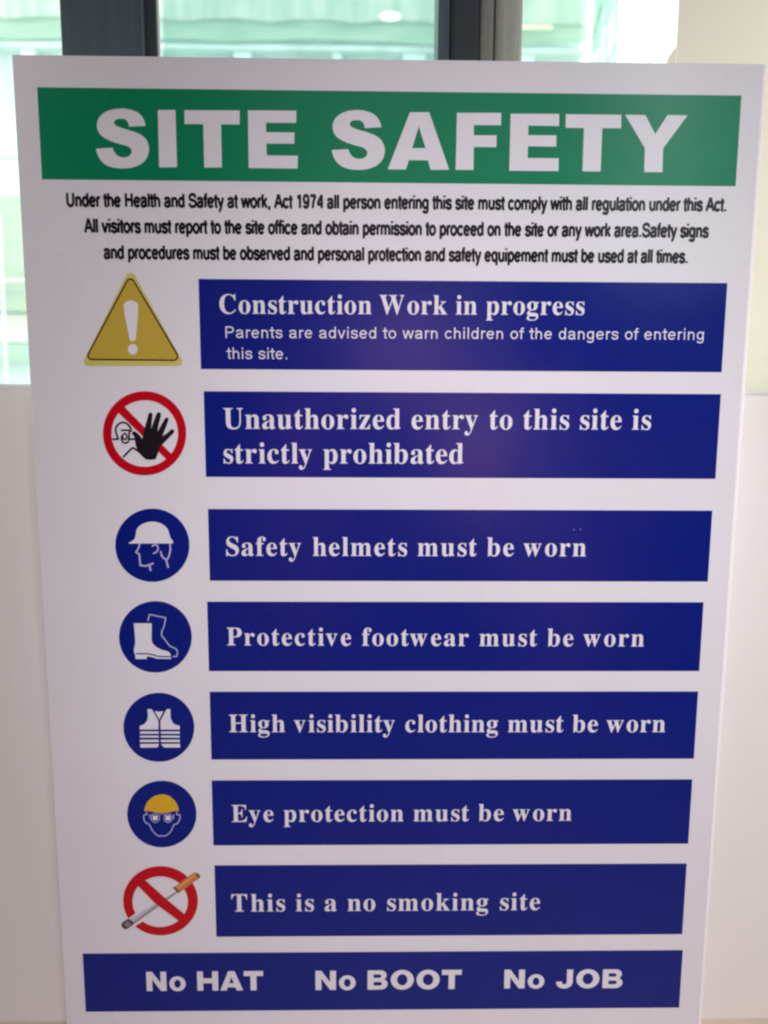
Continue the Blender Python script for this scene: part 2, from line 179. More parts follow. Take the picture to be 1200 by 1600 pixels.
["no_entry_symbol","figure_outline","ink",2,"s",[[[-231.4,540.9,-226.1,540.9],[-231.4,542.5,-226.0,542.5],0],[[-225.5,542.2,-225.7,542.6,-226.0,543.2,-226.3,543.8,-226.6,544.5,-226.8,545.3,-227.0,546.1,-227.3,546.9,-227.4,547.8,-227.6,548.6,-227.6,549.4,-227.5,550.1,-227.3,550.7,-227.1,551.4,-226.7,551.9,-226.3,552.5,-225.8,553.1,-225.1,553.6,-224.4,554.2,-223.6,554.6,-222.9,554.8,-222.3,554.9,-221.6,554.8,-220.9,554.7,-220.2,554.4,-219.6,554.1,-218.9,553.7,-218.3,553.0,-217.7,552.3,-217.2,551.6,-216.8,551.0,-216.5,550.5,-216.3,550.0,-216.2,549.5,-216.1,549.1,-216.1,548.7],[-226.9,541.4,-227.1,541.8,-227.4,542.4,-227.7,543.1,-228.1,543.9,-228.4,544.7,-228.6,545.6,-228.8,546.5,-229.0,547.5,-229.2,548.5,-229.2,549.4,-229.0,550.3,-228.8,551.1,-228.5,552.0,-228.1,552.8,-227.5,553.5,-226.9,554.2,-226.0,554.9,-225.1,555.5,-224.2,556.0,-223.2,556.3,-222.3,556.5,-221.3,556.4,-220.4,556.2,-219.5,555.9,-218.7,555.5,-217.9,554.9,-217.1,554.2,-216.4,553.4,-215.9,552.6,-215.4,551.9,-215.0,551.2,-214.8,550.5,-214.6,549.9,-214.6,549.4,-214.5,549.1],0],[[-215.7,549.5,-217.7,548.2,-218.7,541.0,-212.5,541.0],[-214.9,548.3,-216.3,547.3,-216.9,542.5,-212.4,542.5],0],[[-223.9,548.4,-216.6,548.5],[-223.9,549.9,-216.5,550.0],0],[[-220.0,543.9,-220.1,543.4,-220.2,542.9,-220.4,542.5,-220.7,542.2,-220.9,542.1,-221.2,542.0,-221.4,542.1,-221.6,542.2,-221.8,542.5,-222.0,542.9,-222.1,543.4,-222.2,543.9,-222.1,544.4,-221.9,544.9,-221.7,545.3,-221.4,545.6,-221.2,545.7,-221.0,545.8,-220.8,545.7,-220.6,545.6,-220.3,545.3,-220.1,544.9,-220.0,544.4],[-218.6,543.9,-218.7,543.1,-219.0,542.4,-219.4,541.7,-219.9,541.2,-220.5,540.8,-221.2,540.6,-221.9,540.8,-222.5,541.1,-223.0,541.7,-223.3,542.4,-223.5,543.1,-223.5,543.9,-223.4,544.7,-223.2,545.4,-222.8,546.1,-222.3,546.6,-221.7,547.0,-220.9,547.2,-220.2,547.0,-219.6,546.7,-219.2,546.1,-218.9,545.5,-218.7,544.7],1],[[-224.1,545.1,-224.2,544.6,-224.3,543.8,-224.4,543.0,-224.5,542.1,-224.5,541.3,-224.3,540.6,-224.1,540.0,-223.8,539.4,-223.4,538.9,-223.0,538.4,-222.5,538.1,-222.0,537.9,-221.4,537.7,-220.8,537.7,-220.3,537.7,-219.7,537.9,-219.2,538.1,-218.7,538.4,-218.2,538.7,-217.8,539.2,-217.5,539.8,-217.3,540.4,-217.2,541.0,-217.1,541.4,-217.1,541.7],[-222.7,545.0,-222.8,544.4,-222.9,543.7,-223.0,542.9,-223.0,542.1,-223.0,541.5,-222.9,541.0,-222.8,540.6,-222.5,540.2,-222.3,539.8,-222.1,539.6,-221.8,539.4,-221.5,539.3,-221.1,539.2,-220.7,539.2,-220.4,539.2,-220.1,539.2,-219.8,539.4,-219.4,539.6,-219.1,539.8,-219.0,540.0,-218.8,540.2,-218.7,540.6,-218.6,541.1,-218.6,541.6,-218.5,541.9],0],[[-222.3,526.1,-221.3,527.3,-219.7,528.9,-218.0,530.7,-216.3,532.3,-215.2,533.3,-214.5,533.5,-214.2,533.5,-213.9,533.3,-213.4,532.9,-212.8,532.5,-212.1,532.1,-211.4,531.6,-210.8,531.1,-210.2,530.7,-209.7,530.4],[-223.5,527.2,-222.4,528.4,-220.9,530.0,-219.1,531.8,-217.4,533.5,-215.9,534.7,-214.7,535.2,-213.7,535.1,-212.9,534.6,-212.4,534.2,-211.9,533.9,-211.2,533.5,-210.5,533.0,-209.8,532.4,-209.2,532.0,-208.7,531.7],0]]],
["no_entry_symbol","hand","ink",3,"p",[[-204.0,524.8,-203.4,524.8,-202.6,524.7,-201.7,524.6,-200.7,524.5,-199.8,524.5,-199.0,524.6,-198.1,524.7,-197.2,524.8,-196.5,524.9,-196.0,525.0,-195.7,525.7,-195.3,526.6,-194.8,527.6,-194.3,528.8,-193.9,529.9,-193.5,531.0,-193.1,532.2,-192.7,533.4,-192.3,534.5,-191.8,535.5,-191.3,536.3,-190.7,536.9,-190.0,537.5,-189.3,538.1,-188.5,538.8,-187.7,539.6,-186.7,540.6,-185.8,541.6,-184.8,542.6,-183.9,543.4,-183.1,544.2,-182.4,545.0,-181.6,545.6,-181.0,546.3,-180.5,546.8,-180.1,547.3,-179.8,547.7,-179.7,548.1,-179.6,548.4,-179.6,548.7,-179.7,549.1,-179.9,549.4,-180.1,549.7,-180.4,550.0,-180.7,550.1,-181.0,550.2,-181.3,550.2,-181.7,550.1,-182.1,549.9,-182.5,549.6,-183.1,549.2,-183.7,548.6,-184.4,548.0,-185.1,547.4,-185.8,546.8,-186.6,546.2,-187.5,545.6,-188.4,545.1,-189.2,544.6,-189.7,544.2,-189.3,545.1,-188.8,546.4,-188.1,547.9,-187.5,549.4,-186.9,550.8,-186.4,552.1,-185.8,553.4,-185.3,554.7,-184.8,555.9,-184.5,556.8,-184.2,557.5,-184.1,557.9,-184.0,558.2,-184.0,558.5,-184.0,558.8,-184.1,559.1,-184.3,559.4,-184.6,559.6,-184.9,559.8,-185.2,559.9,-185.5,559.9,-185.7,559.9,-186.1,559.8,-186.4,559.6,-186.8,559.3,-187.2,558.8,-187.6,558.2,-188.0,557.5,-188.5,556.6,-189.1,555.6,-190.0,554.2,-191.0,552.4,-192.0,550.6,-192.9,549.1,-193.6,548.0,-193.4,548.9,-193.1,550.2,-192.9,551.8,-192.5,553.3,-192.2,554.8,-191.9,556.1,-191.4,557.4,-191.0,558.6,-190.7,559.8,-190.4,560.7,-190.3,561.5,-190.2,562.1,-190.2,562.6,-190.2,563.0,-190.3,563.4,-190.5,563.7,-190.8,563.9,-191.2,564.1,-191.5,564.2,-191.9,564.2,-192.2,564.2,-192.5,564.1,-192.8,564.0,-193.2,563.7,-193.5,563.2,-193.9,562.6,-194.3,561.8,-194.7,561.0,-195.1,559.9,-195.6,558.7,-196.2,557.2,-196.9,555.3,-197.7,553.3,-198.3,551.5,-198.8,550.3,-198.7,551.2,-198.5,552.3,-198.4,553.7,-198.2,555.1,-198.1,556.3,-197.9,557.5,-197.7,558.7,-197.5,559.9,-197.3,560.9,-197.2,561.7,-197.2,562.3,-197.3,562.7,-197.4,563.0,-197.5,563.1,-197.7,563.3,-197.9,563.5,-198.1,563.7,-198.4,563.8,-198.6,563.9,-198.9,563.9,-199.2,563.9,-199.5,563.8,-199.8,563.7,-200.1,563.5,-200.4,563.0,-200.7,562.3,-201.0,561.4,-201.3,560.3,-201.6,559.1,-202.0,557.9,-202.4,556.5,-202.9,555.0,-203.4,553.4,-203.8,551.9,-204.2,550.7,-204.5,549.8,-204.8,549.2,-205.0,548.8,-205.2,548.2,-205.4,547.5,-205.7,546.5,-205.9,545.2,-206.1,543.9,-206.3,542.8,-206.4,542.1,-206.7,542.5,-207.2,543.1,-207.7,543.8,-208.2,544.5,-208.7,545.1,-209.2,545.7,-209.8,546.2,-210.4,546.8,-210.9,547.3,-211.4,547.6,-211.9,547.9,-212.3,548.1,-212.7,548.2,-213.0,548.3,-213.4,548.3,-213.7,548.2,-214.1,548.0,-214.4,547.8,-214.7,547.6,-214.9,547.3,-214.9,547.0,-214.9,546.8,-214.8,546.5,-214.6,546.1,-214.4,545.7,-214.2,545.3,-213.8,544.8,-213.4,544.2,-213.1,543.6,-212.8,542.8,-212.6,541.9,-212.6,540.7,-212.5,539.5,-212.4,538.3,-212.2,537.0,-211.9,535.8,-211.5,534.5,-211.0,533.2,-210.5,532.0,-210.0,531.0,-209.5,530.2,-209.0,529.5,-208.5,528.9,-207.9,528.4,-207.4,527.8,-206.7,527.1,-205.9,526.5,-205.1,525.8,-204.5,525.2]]],
["helmet_symbol","background","blue",1,"p",[[-169.7,451.6,-169.8,449.5,-170.1,447.4,-170.5,445.3,-171.0,443.3,-171.7,441.3,-172.5,439.4,-173.4,437.4,-174.4,435.6,-175.6,433.8,-176.8,432.1,-178.2,430.5,-179.7,428.9,-181.2,427.5,-182.9,426.2,-184.6,424.9,-186.4,423.8,-188.3,422.8,-190.2,421.9,-192.2,421.2,-194.2,420.6,-196.2,420.1,-198.3,419.8,-200.3,419.5,-202.4,419.5,-204.5,419.5,-206.6,419.7,-208.6,420.1,-210.6,420.6,-212.6,421.2,-214.5,421.9,-216.3,422.8,-218.1,423.8,-219.9,424.9,-221.5,426.1,-223.0,427.4,-224.5,428.8,-225.9,430.4,-227.1,432.0,-228.2,433.7,-229.3,435.5,-230.2,437.3,-230.9,439.2,-231.6,441.2,-232.1,443.2,-232.5,445.2,-232.7,447.3,-232.9,449.3,-232.8,451.4,-232.7,453.5,-232.4,455.6,-232.0,457.6,-231.4,459.6,-230.7,461.6,-229.9,463.5,-229.0,465.4,-228.0,467.3,-226.8,469.0,-225.5,470.7,-224.2,472.3,-222.7,473.8,-221.1,475.2,-219.5,476.5,-217.8,477.7,-216.0,478.8,-214.2,479.8,-212.3,480.7,-210.3,481.4,-208.3,482.0,-206.3,482.5,-204.3,482.8,-202.2,483.0,-200.2,483.1,-198.1,483.0,-196.1,482.8,-194.1,482.5,-192.1,482.0,-190.1,481.5,-188.2,480.7,-186.4,479.9,-184.6,478.9,-182.9,477.8,-181.3,476.7,-179.7,475.4,-178.3,473.9,-176.9,472.4,-175.7,470.9,-174.5,469.2,-173.5,467.4,-172.5,465.6,-171.8,463.7,-171.1,461.8,-170.5,459.8,-170.1,457.8,-169.9,455.7,-169.7,453.7]]],
["helmet_symbol","helmet","white",2,"p",[[-221.4,453.5,-221.0,453.7,-220.4,454.0,-219.7,454.4,-219.0,454.7,-218.4,455.1,-217.8,455.5,-217.4,455.8,-216.9,456.1,-216.5,456.6,-216.2,457.1,-215.9,457.7,-215.6,458.4,-215.4,459.2,-215.2,460.0,-215.0,460.8,-214.8,461.6,-214.7,462.5,-214.5,463.4,-214.3,464.3,-214.0,465.1,-213.6,465.8,-213.1,466.5,-212.6,467.2,-211.9,467.8,-211.2,468.4,-210.4,469.0,-209.4,469.5,-208.4,470.1,-207.4,470.5,-206.4,470.9,-205.3,471.2,-204.2,471.5,-203.1,471.7,-202.0,471.8,-200.9,471.9,-199.8,471.9,-198.7,471.8,-197.6,471.6,-196.5,471.4,-195.5,471.1,-194.5,470.8,-193.5,470.4,-192.6,469.9,-191.7,469.4,-190.8,468.8,-190.1,468.2,-189.5,467.6,-188.9,467.0,-188.4,466.3,-187.9,465.6,-187.5,464.8,-187.3,464.0,-187.1,463.2,-186.9,462.4,-186.7,461.6,-186.5,460.9,-186.4,460.2,-186.2,459.5,-186.0,458.8,-185.8,458.1,-185.3,457.4,-184.8,456.6,-184.2,455.8,-183.7,455.1,-183.3,454.7,-183.9,453.1,-220.9,452.9]]],
["helmet_symbol","face_line","white_blue",2,"s",[[[-212.9,453.2,-213.6,449.6,-216.3,445.3,-213.3,443.1,-213.2,438.5,-212.9,433.3,-207.3,432.6,-200.6,435.1],[-211.4,452.9,-212.2,449.1,-214.3,445.8,-211.9,443.9,-211.7,438.6,-211.5,434.7,-207.5,434.2,-201.0,436.5],0],[[-205.2,434.1,-204.3,429.0],[-203.6,434.5,-202.6,429.4],0],[[-201.1,449.8,-200.8,450.1,-200.4,450.5,-200.0,450.9,-199.7,451.2,-199.4,451.3,-199.1,451.3,-198.7,451.3,-198.3,451.2,-198.0,451.0,-197.7,450.8,-197.5,450.5,-197.4,450.1,-197.2,449.7,-197.2,449.2,-197.2,448.8,-197.2,448.3,-197.4,447.8,-197.6,447.3,-197.9,446.8,-198.2,446.4,-198.7,446.1,-199.3,445.7,-200.0,445.3,-200.6,445.0,-201.1,444.8],[-202.0,450.8,-201.8,451.0,-201.4,451.4,-200.9,451.9,-200.4,452.4,-199.7,452.7,-199.1,452.7,-198.4,452.6,-197.8,452.5,-197.2,452.2,-196.7,451.8,-196.3,451.3,-196.1,450.7,-195.9,450.0,-195.8,449.3,-195.8,448.7,-195.9,448.0,-196.1,447.4,-196.4,446.7,-196.8,446.0,-197.3,445.4,-197.9,444.9,-198.7,444.5,-199.4,444.1,-200.1,443.8,-200.5,443.6],0],[[-187.1,453.0,-187.0,452.4,-186.9,451.5,-186.9,450.5,-186.8,449.4,-186.8,448.4,-186.9,447.5,-187.1,446.5,-187.3,445.6,-187.5,444.6,-187.8,443.7,-188.1,442.8,-188.4,441.8,-188.8,441.0,-189.2,440.3,-189.5,439.9,-189.6,439.8,-189.7,439.8,-189.9,439.9,-190.3,440.1,-190.7,440.4,-191.2,440.7,-191.7,441.2,-192.2,441.7,-192.6,442.3,-193.0,442.8,-193.2,443.5,-193.3,444.3,-193.4,445.2,-193.5,446.0,-193.6,446.5],[-185.6,453.2,-185.5,452.6,-185.4,451.7,-185.4,450.6,-185.3,449.5,-185.3,448.4,-185.4,447.3,-185.6,446.3,-185.8,445.3,-186.1,444.3,-186.3,443.3,-186.7,442.3,-187.0,441.3,-187.5,440.3,-187.9,439.5,-188.5,438.8,-189.2,438.3,-189.9,438.3,-190.5,438.5,-191.1,438.8,-191.6,439.1,-192.1,439.5,-192.7,440.0,-193.3,440.7,-193.9,441.3,-194.3,442.1,-194.6,443.0,-194.8,444.0,-194.9,445.0,-195.0,445.8,-195.1,446.3],0],[[-190.9,439.0,-189.1,431.6],[-189.4,439.4,-187.6,432.0],0]]],
["footwear_symbol","background","blue",1,"p",[[-170.0,370.7,-170.2,368.6,-170.4,366.5,-170.8,364.4,-171.3,362.4,-172.0,360.3,-172.8,358.4,-173.7,356.4,-174.7,354.6,-175.9,352.8,-177.1,351.1,-178.5,349.4,-180.0,347.9,-181.5,346.4,-183.2,345.1,-184.9,343.9,-186.7,342.8,-188.5,341.8,-190.4,340.9,-192.4,340.1,-194.4,339.5,-196.4,339.0,-198.5,338.7,-200.6,338.5,-202.7,338.4,-204.7,338.5,-206.8,338.7,-208.8,339.0,-210.8,339.5,-212.8,340.1,-214.7,340.9,-216.5,341.8,-218.3,342.8,-220.0,343.9,-221.7,345.1,-223.2,346.4,-224.7,347.9,-226.0,349.4,-227.3,351.1,-228.4,352.8,-229.4,354.6,-230.3,356.4,-231.1,358.3,-231.7,360.3,-232.2,362.3,-232.6,364.4,-232.9,366.4,-233.0,368.5,-233.0,370.6,-232.8,372.7,-232.5,374.8,-232.1,376.9,-231.6,378.9,-230.9,380.9,-230.1,382.8,-229.2,384.7,-228.1,386.6,-227.0,388.3,-225.7,390.0,-224.3,391.6,-222.9,393.2,-221.3,394.6,-219.7,395.9,-218.0,397.1,-216.2,398.2,-214.4,399.2,-212.5,400.0,-210.5,400.8,-208.5,401.4,-206.5,401.8,-204.5,402.2,-202.5,402.4,-200.4,402.5,-198.4,402.4,-196.3,402.2,-194.3,401.9,-192.4,401.4,-190.4,400.8,-188.5,400.1,-186.7,399.2,-184.9,398.2,-183.2,397.1,-181.6,395.9,-180.0,394.6,-178.6,393.2,-177.2,391.7,-176.0,390.1,-174.8,388.4,-173.8,386.6,-172.9,384.8,-172.1,382.9,-171.4,380.9,-170.9,378.9,-170.5,376.9,-170.2,374.8,-170.0,372.8]]],
["footwear_symbol","boot","white",2,"p",[[-219.7,382.8,-204.3,382.8,-205.0,369.2,-204.9,368.6,-204.8,367.8,-204.7,366.8,-204.5,365.8,-204.2,364.9,-203.6,364.1,-203.0,363.3,-202.2,362.6,-201.5,361.9,-200.7,361.3,-199.9,360.8,-199.1,360.3,-198.3,359.9,-197.5,359.5,-196.6,359.1,-195.6,358.8,-194.6,358.5,-193.6,358.3,-192.6,358.0,-191.8,357.7,-191.1,357.3,-190.5,357.0,-190.0,356.6,-189.6,356.1,-189.2,355.5,-188.9,354.7,-188.7,353.6,-188.6,352.5,-188.5,351.5,-188.4,350.8,-201.0,351.0,-201.5,351.2,-202.1,351.4,-202.8,351.7,-203.6,352.0,-204.5,352.3,-205.4,352.5,-206.5,352.7,-207.6,352.9,-208.6,353.1,-209.3,353.2,-209.8,350.7,-219.4,350.7,-219.6,354.4,-219.8,354.9,-220.1,355.6,-220.3,356.4,-220.5,357.4,-220.6,358.4,-220.5,359.5,-220.2,360.8,-219.8,362.1,-219.5,363.5,-219.2,364.9,-219.1,366.2,-219.1,367.5,-219.1,368.9,-219.2,370.4,-219.2,372.1,-219.3,374.2,-219.4,376.6,-219.5,379.1,-219.6,381.3]]],
["footwear_symbol","sole_line","blue",3,"s",[[[-218.8,355.0,-208.6,354.8,-203.8,353.9,-199.7,352.5,-188.2,352.2],[-218.7,356.1,-208.4,355.9,-203.5,355.0,-199.5,353.6,-188.1,353.3],0]]],
["footwear_symbol","boot_outline","white_blue",2,"s",[[[-207.0,384.7,-205.5,390.0,-192.7,387.3,-192.8,386.7,-193.2,385.1,-193.5,383.3,-193.9,381.5,-194.3,380.1,-194.7,379.1,-195.1,378.2,-195.5,377.4,-196.0,376.7,-196.3,375.8,-196.4,374.9,-196.6,374.1,-196.6,373.2,-196.6,372.4,-196.4,371.5,-196.0,370.8,-195.6,370.1,-195.1,369.6,-194.5,368.9,-193.9,368.2,-193.3,367.1,-192.5,365.9,-191.7,364.6,-190.8,363.4,-189.9,362.3,-188.9,361.6,-187.8,361.0,-186.7,360.6,-185.8,360.2,-185.1,359.8,-184.5,359.3,-184.1,358.9,-183.8,358.5,-183.6,358.1,-183.4,357.6,-183.4,356.8,-183.5,355.8,-183.8,354.7,-184.0,353.8,-184.0,353.5,-187.1,353.5],[-208.0,384.9,-206.2,391.3,-191.5,388.1,-191.8,386.5,-192.1,384.9,-192.5,383.1,-192.9,381.3,-193.3,379.8,-193.7,378.7,-194.2,377.7,-194.6,376.9,-195.0,376.2,-195.3,375.5,-195.4,374.8,-195.5,374.0,-195.6,373.3,-195.5,372.6,-195.4,371.9,-195.1,371.4,-194.8,370.8,-194.3,370.3,-193.7,369.6,-193.1,368.8,-192.4,367.8,-191.6,366.5,-190.8,365.2,-190.0,364.1,-189.2,363.1,-188.3,362.5,-187.3,362.0,-186.3,361.6,-185.3,361.2,-184.5,360.7,-183.8,360.2,-183.3,359.7,-182.9,359.2,-182.6,358.5,-182.4,357.8,-182.4,356.8,-182.5,355.7,-182.7,354.5,-183.0,353.6,-183.2,352.4,-187.1,352.4],0]]],
["vest_symbol","background","blue",1,"p",[[-170.2,288.1,-170.3,286.0,-170.6,283.9,-171.0,281.8,-171.5,279.8,-172.1,277.8,-172.9,275.8,-173.8,273.9,-174.8,272.0,-176.0,270.2,-177.2,268.5,-178.6,266.9,-180.0,265.4,-181.5,263.9,-183.2,262.6,-184.9,261.3,-186.7,260.2,-188.5,259.2,-190.4,258.4,-192.3,257.6,-194.3,257.0,-196.3,256.5,-198.4,256.2,-200.4,256.0,-202.5,255.9,-204.5,256.0,-206.6,256.2,-208.6,256.6,-210.6,257.0,-212.5,257.7,-214.4,258.4,-216.2,259.3,-218.0,260.3,-219.7,261.4,-221.3,262.6,-222.9,264.0,-224.3,265.4,-225.6,267.0,-226.9,268.6,-228.0,270.3,-229.0,272.1,-229.9,274.0,-230.7,275.9,-231.3,277.9,-231.8,279.9,-232.2,281.9,-232.4,284.0,-232.6,286.1,-232.5,288.2,-232.4,290.3,-232.1,292.3,-231.7,294.4,-231.1,296.4,-230.5,298.4,-229.7,300.4,-228.8,302.3,-227.7,304.1,-226.6,305.9,-225.3,307.6,-224.0,309.2,-222.5,310.7,-221.0,312.1,-219.4,313.4,-217.7,314.6,-215.9,315.7,-214.1,316.7,-212.2,317.5,-210.3,318.3,-208.3,318.9,-206.4,319.3,-204.3,319.7,-202.3,319.9,-200.3,319.9,-198.3,319.9,-196.3,319.7,-194.3,319.3,-192.3,318.9,-190.4,318.3,-188.5,317.5,-186.7,316.7,-184.9,315.7,-183.2,314.6,-181.6,313.4,-180.1,312.1,-178.6,310.6,-177.3,309.1,-176.1,307.5,-174.9,305.8,-173.9,304.1,-173.0,302.2,-172.2,300.3,-171.5,298.4,-171.0,296.4,-170.6,294.3,-170.3,292.3,-170.2,290.2]]],
["vest_symbol","vest","white",2,"p",[[-210.8,304.9,-207.0,304.9,-201.5,294.1,-201.8,286.1,-218.2,286.1,-218.1,289.5,-217.5,289.7,-216.7,290.0,-215.9,290.3,-215.0,290.6,-214.2,291.1,-213.5,291.7,-212.9,292.4,-212.3,293.2,-211.7,294.1,-211.3,294.9,-211.0,295.8,-210.8,296.8,-210.7,297.7,-210.7,298.8,-210.6,299.8,-210.6,300.9,-210.6,302.0,-210.7,303.2,-210.8,304.2]]],
["vest_symbol","vest","white",2,"p",[[-193.9,304.9,-190.7,304.9,-190.7,304.2,-190.7,303.2,-190.8,302.0,-190.8,300.8,-190.8,299.7,-190.8,298.8,-190.8,298.0,-190.8,297.2,-190.7,296.4,-190.4,295.6,-190.1,294.7,-189.7,293.7,-189.1,292.7,-188.5,291.8,-187.8,291.1,-186.9,290.6,-185.8,290.2,-184.7,289.9,-183.7,289.7,-183.0,289.5,-183.1,286.0,-199.9,286.1,-199.7,294.1]]],
["vest_symbol","vest","white",2,"p",[[-204.5,303.2,-204.0,303.1,-203.2,302.9,-202.4,302.7,-201.5,302.6,-200.7,302.5,-199.9,302.6,-199.0,302.7,-198.1,302.9,-197.4,303.1,-196.9,303.2,-200.7,295.2]]],
["vest_symbol","vest","white",2,"p",[[-218.1,284.3,-201.6,284.3,-201.7,282.2,-218.1,282.2]]],
["vest_symbol","vest","white",2,"p",[[-199.8,284.2,-183.1,284.2,-183.2,282.1,-199.7,282.2]]],
["vest_symbol","vest","white",2,"p",[[-218.3,280.4,-201.8,280.4,-201.8,278.6,-218.3,278.6]]],
["vest_symbol","vest","white",2,"p",[[-199.9,280.4,-183.2,280.3,-183.4,278.5,-199.8,278.6]]],
["vest_symbol","vest","white",2,"p",[[-218.4,276.6,-201.9,276.6,-202.0,274.4,-218.4,274.4]]],
["vest_symbol","vest","white",2,"p",[[-200.1,276.6,-183.3,276.6,-183.5,274.3,-199.9,274.4]]],
["vest_symbol","vest","white",2,"p",[[-218.4,272.7,-201.9,272.7,-202.3,271.2,-203.3,269.4,-218.3,269.2]]],
["vest_symbol","vest","white",2,"p",[[-199.9,272.7,-183.3,272.8,-183.2,269.3,-197.1,269.3,-199.0,271.0]]],
["eye_protection_symbol","background","blue",1,"p",[[-170.5,206.3,-170.7,204.2,-170.9,202.1,-171.3,200.0,-171.8,198.0,-172.5,196.0,-173.2,194.0,-174.1,192.1,-175.1,190.3,-176.3,188.5,-177.5,186.8,-178.8,185.1,-180.3,183.6,-181.8,182.2,-183.4,180.8,-185.1,179.6,-186.9,178.5,-188.7,177.5,-190.6,176.7,-192.5,175.9,-194.5,175.3,-196.5,174.8,-198.5,174.5,-200.6,174.3,-202.6,174.2,-204.6,174.3,-206.7,174.5,-208.7,174.9,-210.6,175.4,-212.6,176.0,-214.4,176.7,-216.3,177.6,-218.0,178.6,-219.7,179.7,-221.3,181.0,-222.8,182.3,-224.3,183.8,-225.6,185.3,-226.8,186.9,-227.9,188.7,-228.9,190.4,-229.8,192.3,-230.6,194.2,-231.2,196.2,-231.7,198.2,-232.1,200.2,-232.4,202.3,-232.5,204.4,-232.5,206.5,-232.3,208.5,-232.0,210.6,-231.6,212.7,-231.1,214.7,-230.4,216.7,-229.6,218.6,-228.7,220.5,-227.7,222.3,-226.6,224.1,-225.3,225.8,-224.0,227.4,-222.5,228.9,-221.0,230.3,-219.4,231.6,-217.7,232.8,-216.0,233.9,-214.2,234.9,-212.3,235.7,-210.4,236.4,-208.4,237.0,-206.5,237.5,-204.5,237.8,-202.5,238.0,-200.4,238.1,-198.4,238.0,-196.4,237.8,-194.5,237.5,-192.5,237.0,-190.6,236.4,-188.7,235.7,-186.9,234.8,-185.2,233.8,-183.5,232.7,-181.9,231.5,-180.4,230.2,-179.0,228.8,-177.6,227.3,-176.4,225.7,-175.3,224.0,-174.2,222.2,-173.3,220.4,-172.6,218.5,-171.9,216.5,-171.4,214.5,-171.0,212.5,-170.7,210.4,-170.5,208.4]]],
["eye_protection_symbol","cap","yellow_cap",2,"p",[[-217.2,209.1,-217.1,209.6,-217.0,210.3,-216.8,211.1,-216.6,212.0,-216.3,213.0,-215.9,214.0,-215.4,215.2,-214.8,216.4,-214.2,217.6,-213.4,218.7,-212.5,219.7,-211.5,220.7,-210.3,221.7,-209.1,222.6,-207.9,223.3,-206.7,223.9,-205.3,224.3,-203.9,224.7,-202.5,224.9,-201.2,225.0,-200.0,225.1,-198.7,225.0,-197.6,224.8,-196.4,224.5,-195.3,224.0,-194.1,223.4,-193.0,222.6,-192.0,221.7,-191.0,220.7,-190.1,219.7,-189.3,218.7,-188.6,217.6,-188.0,216.5,-187.5,215.4,-187.1,214.3,-186.7,213.2,-186.5,212.0,-186.3,210.9,-186.2,209.9,-186.1,209.2,-186.6,209.2,-187.2,209.3,-188.0,209.4,-188.9,209.4,-189.7,209.3,-190.7,209.1,-191.7,208.8,-192.8,208.5,-193.9,208.2,-195.1,207.9,-196.4,207.7,-197.7,207.5,-199.1,207.4,-200.5,207.2,-201.8,207.2,-203.1,207.3,-204.3,207.4,-205.4,207.6,-206.6,207.9,-207.8,208.1,-209.0,208.4,-210.3,208.7,-211.5,209.0,-212.7,209.2,-213.7,209.4,-214.7,209.4,-215.5,209.4,-216.2,209.3,-216.8,209.1]]],
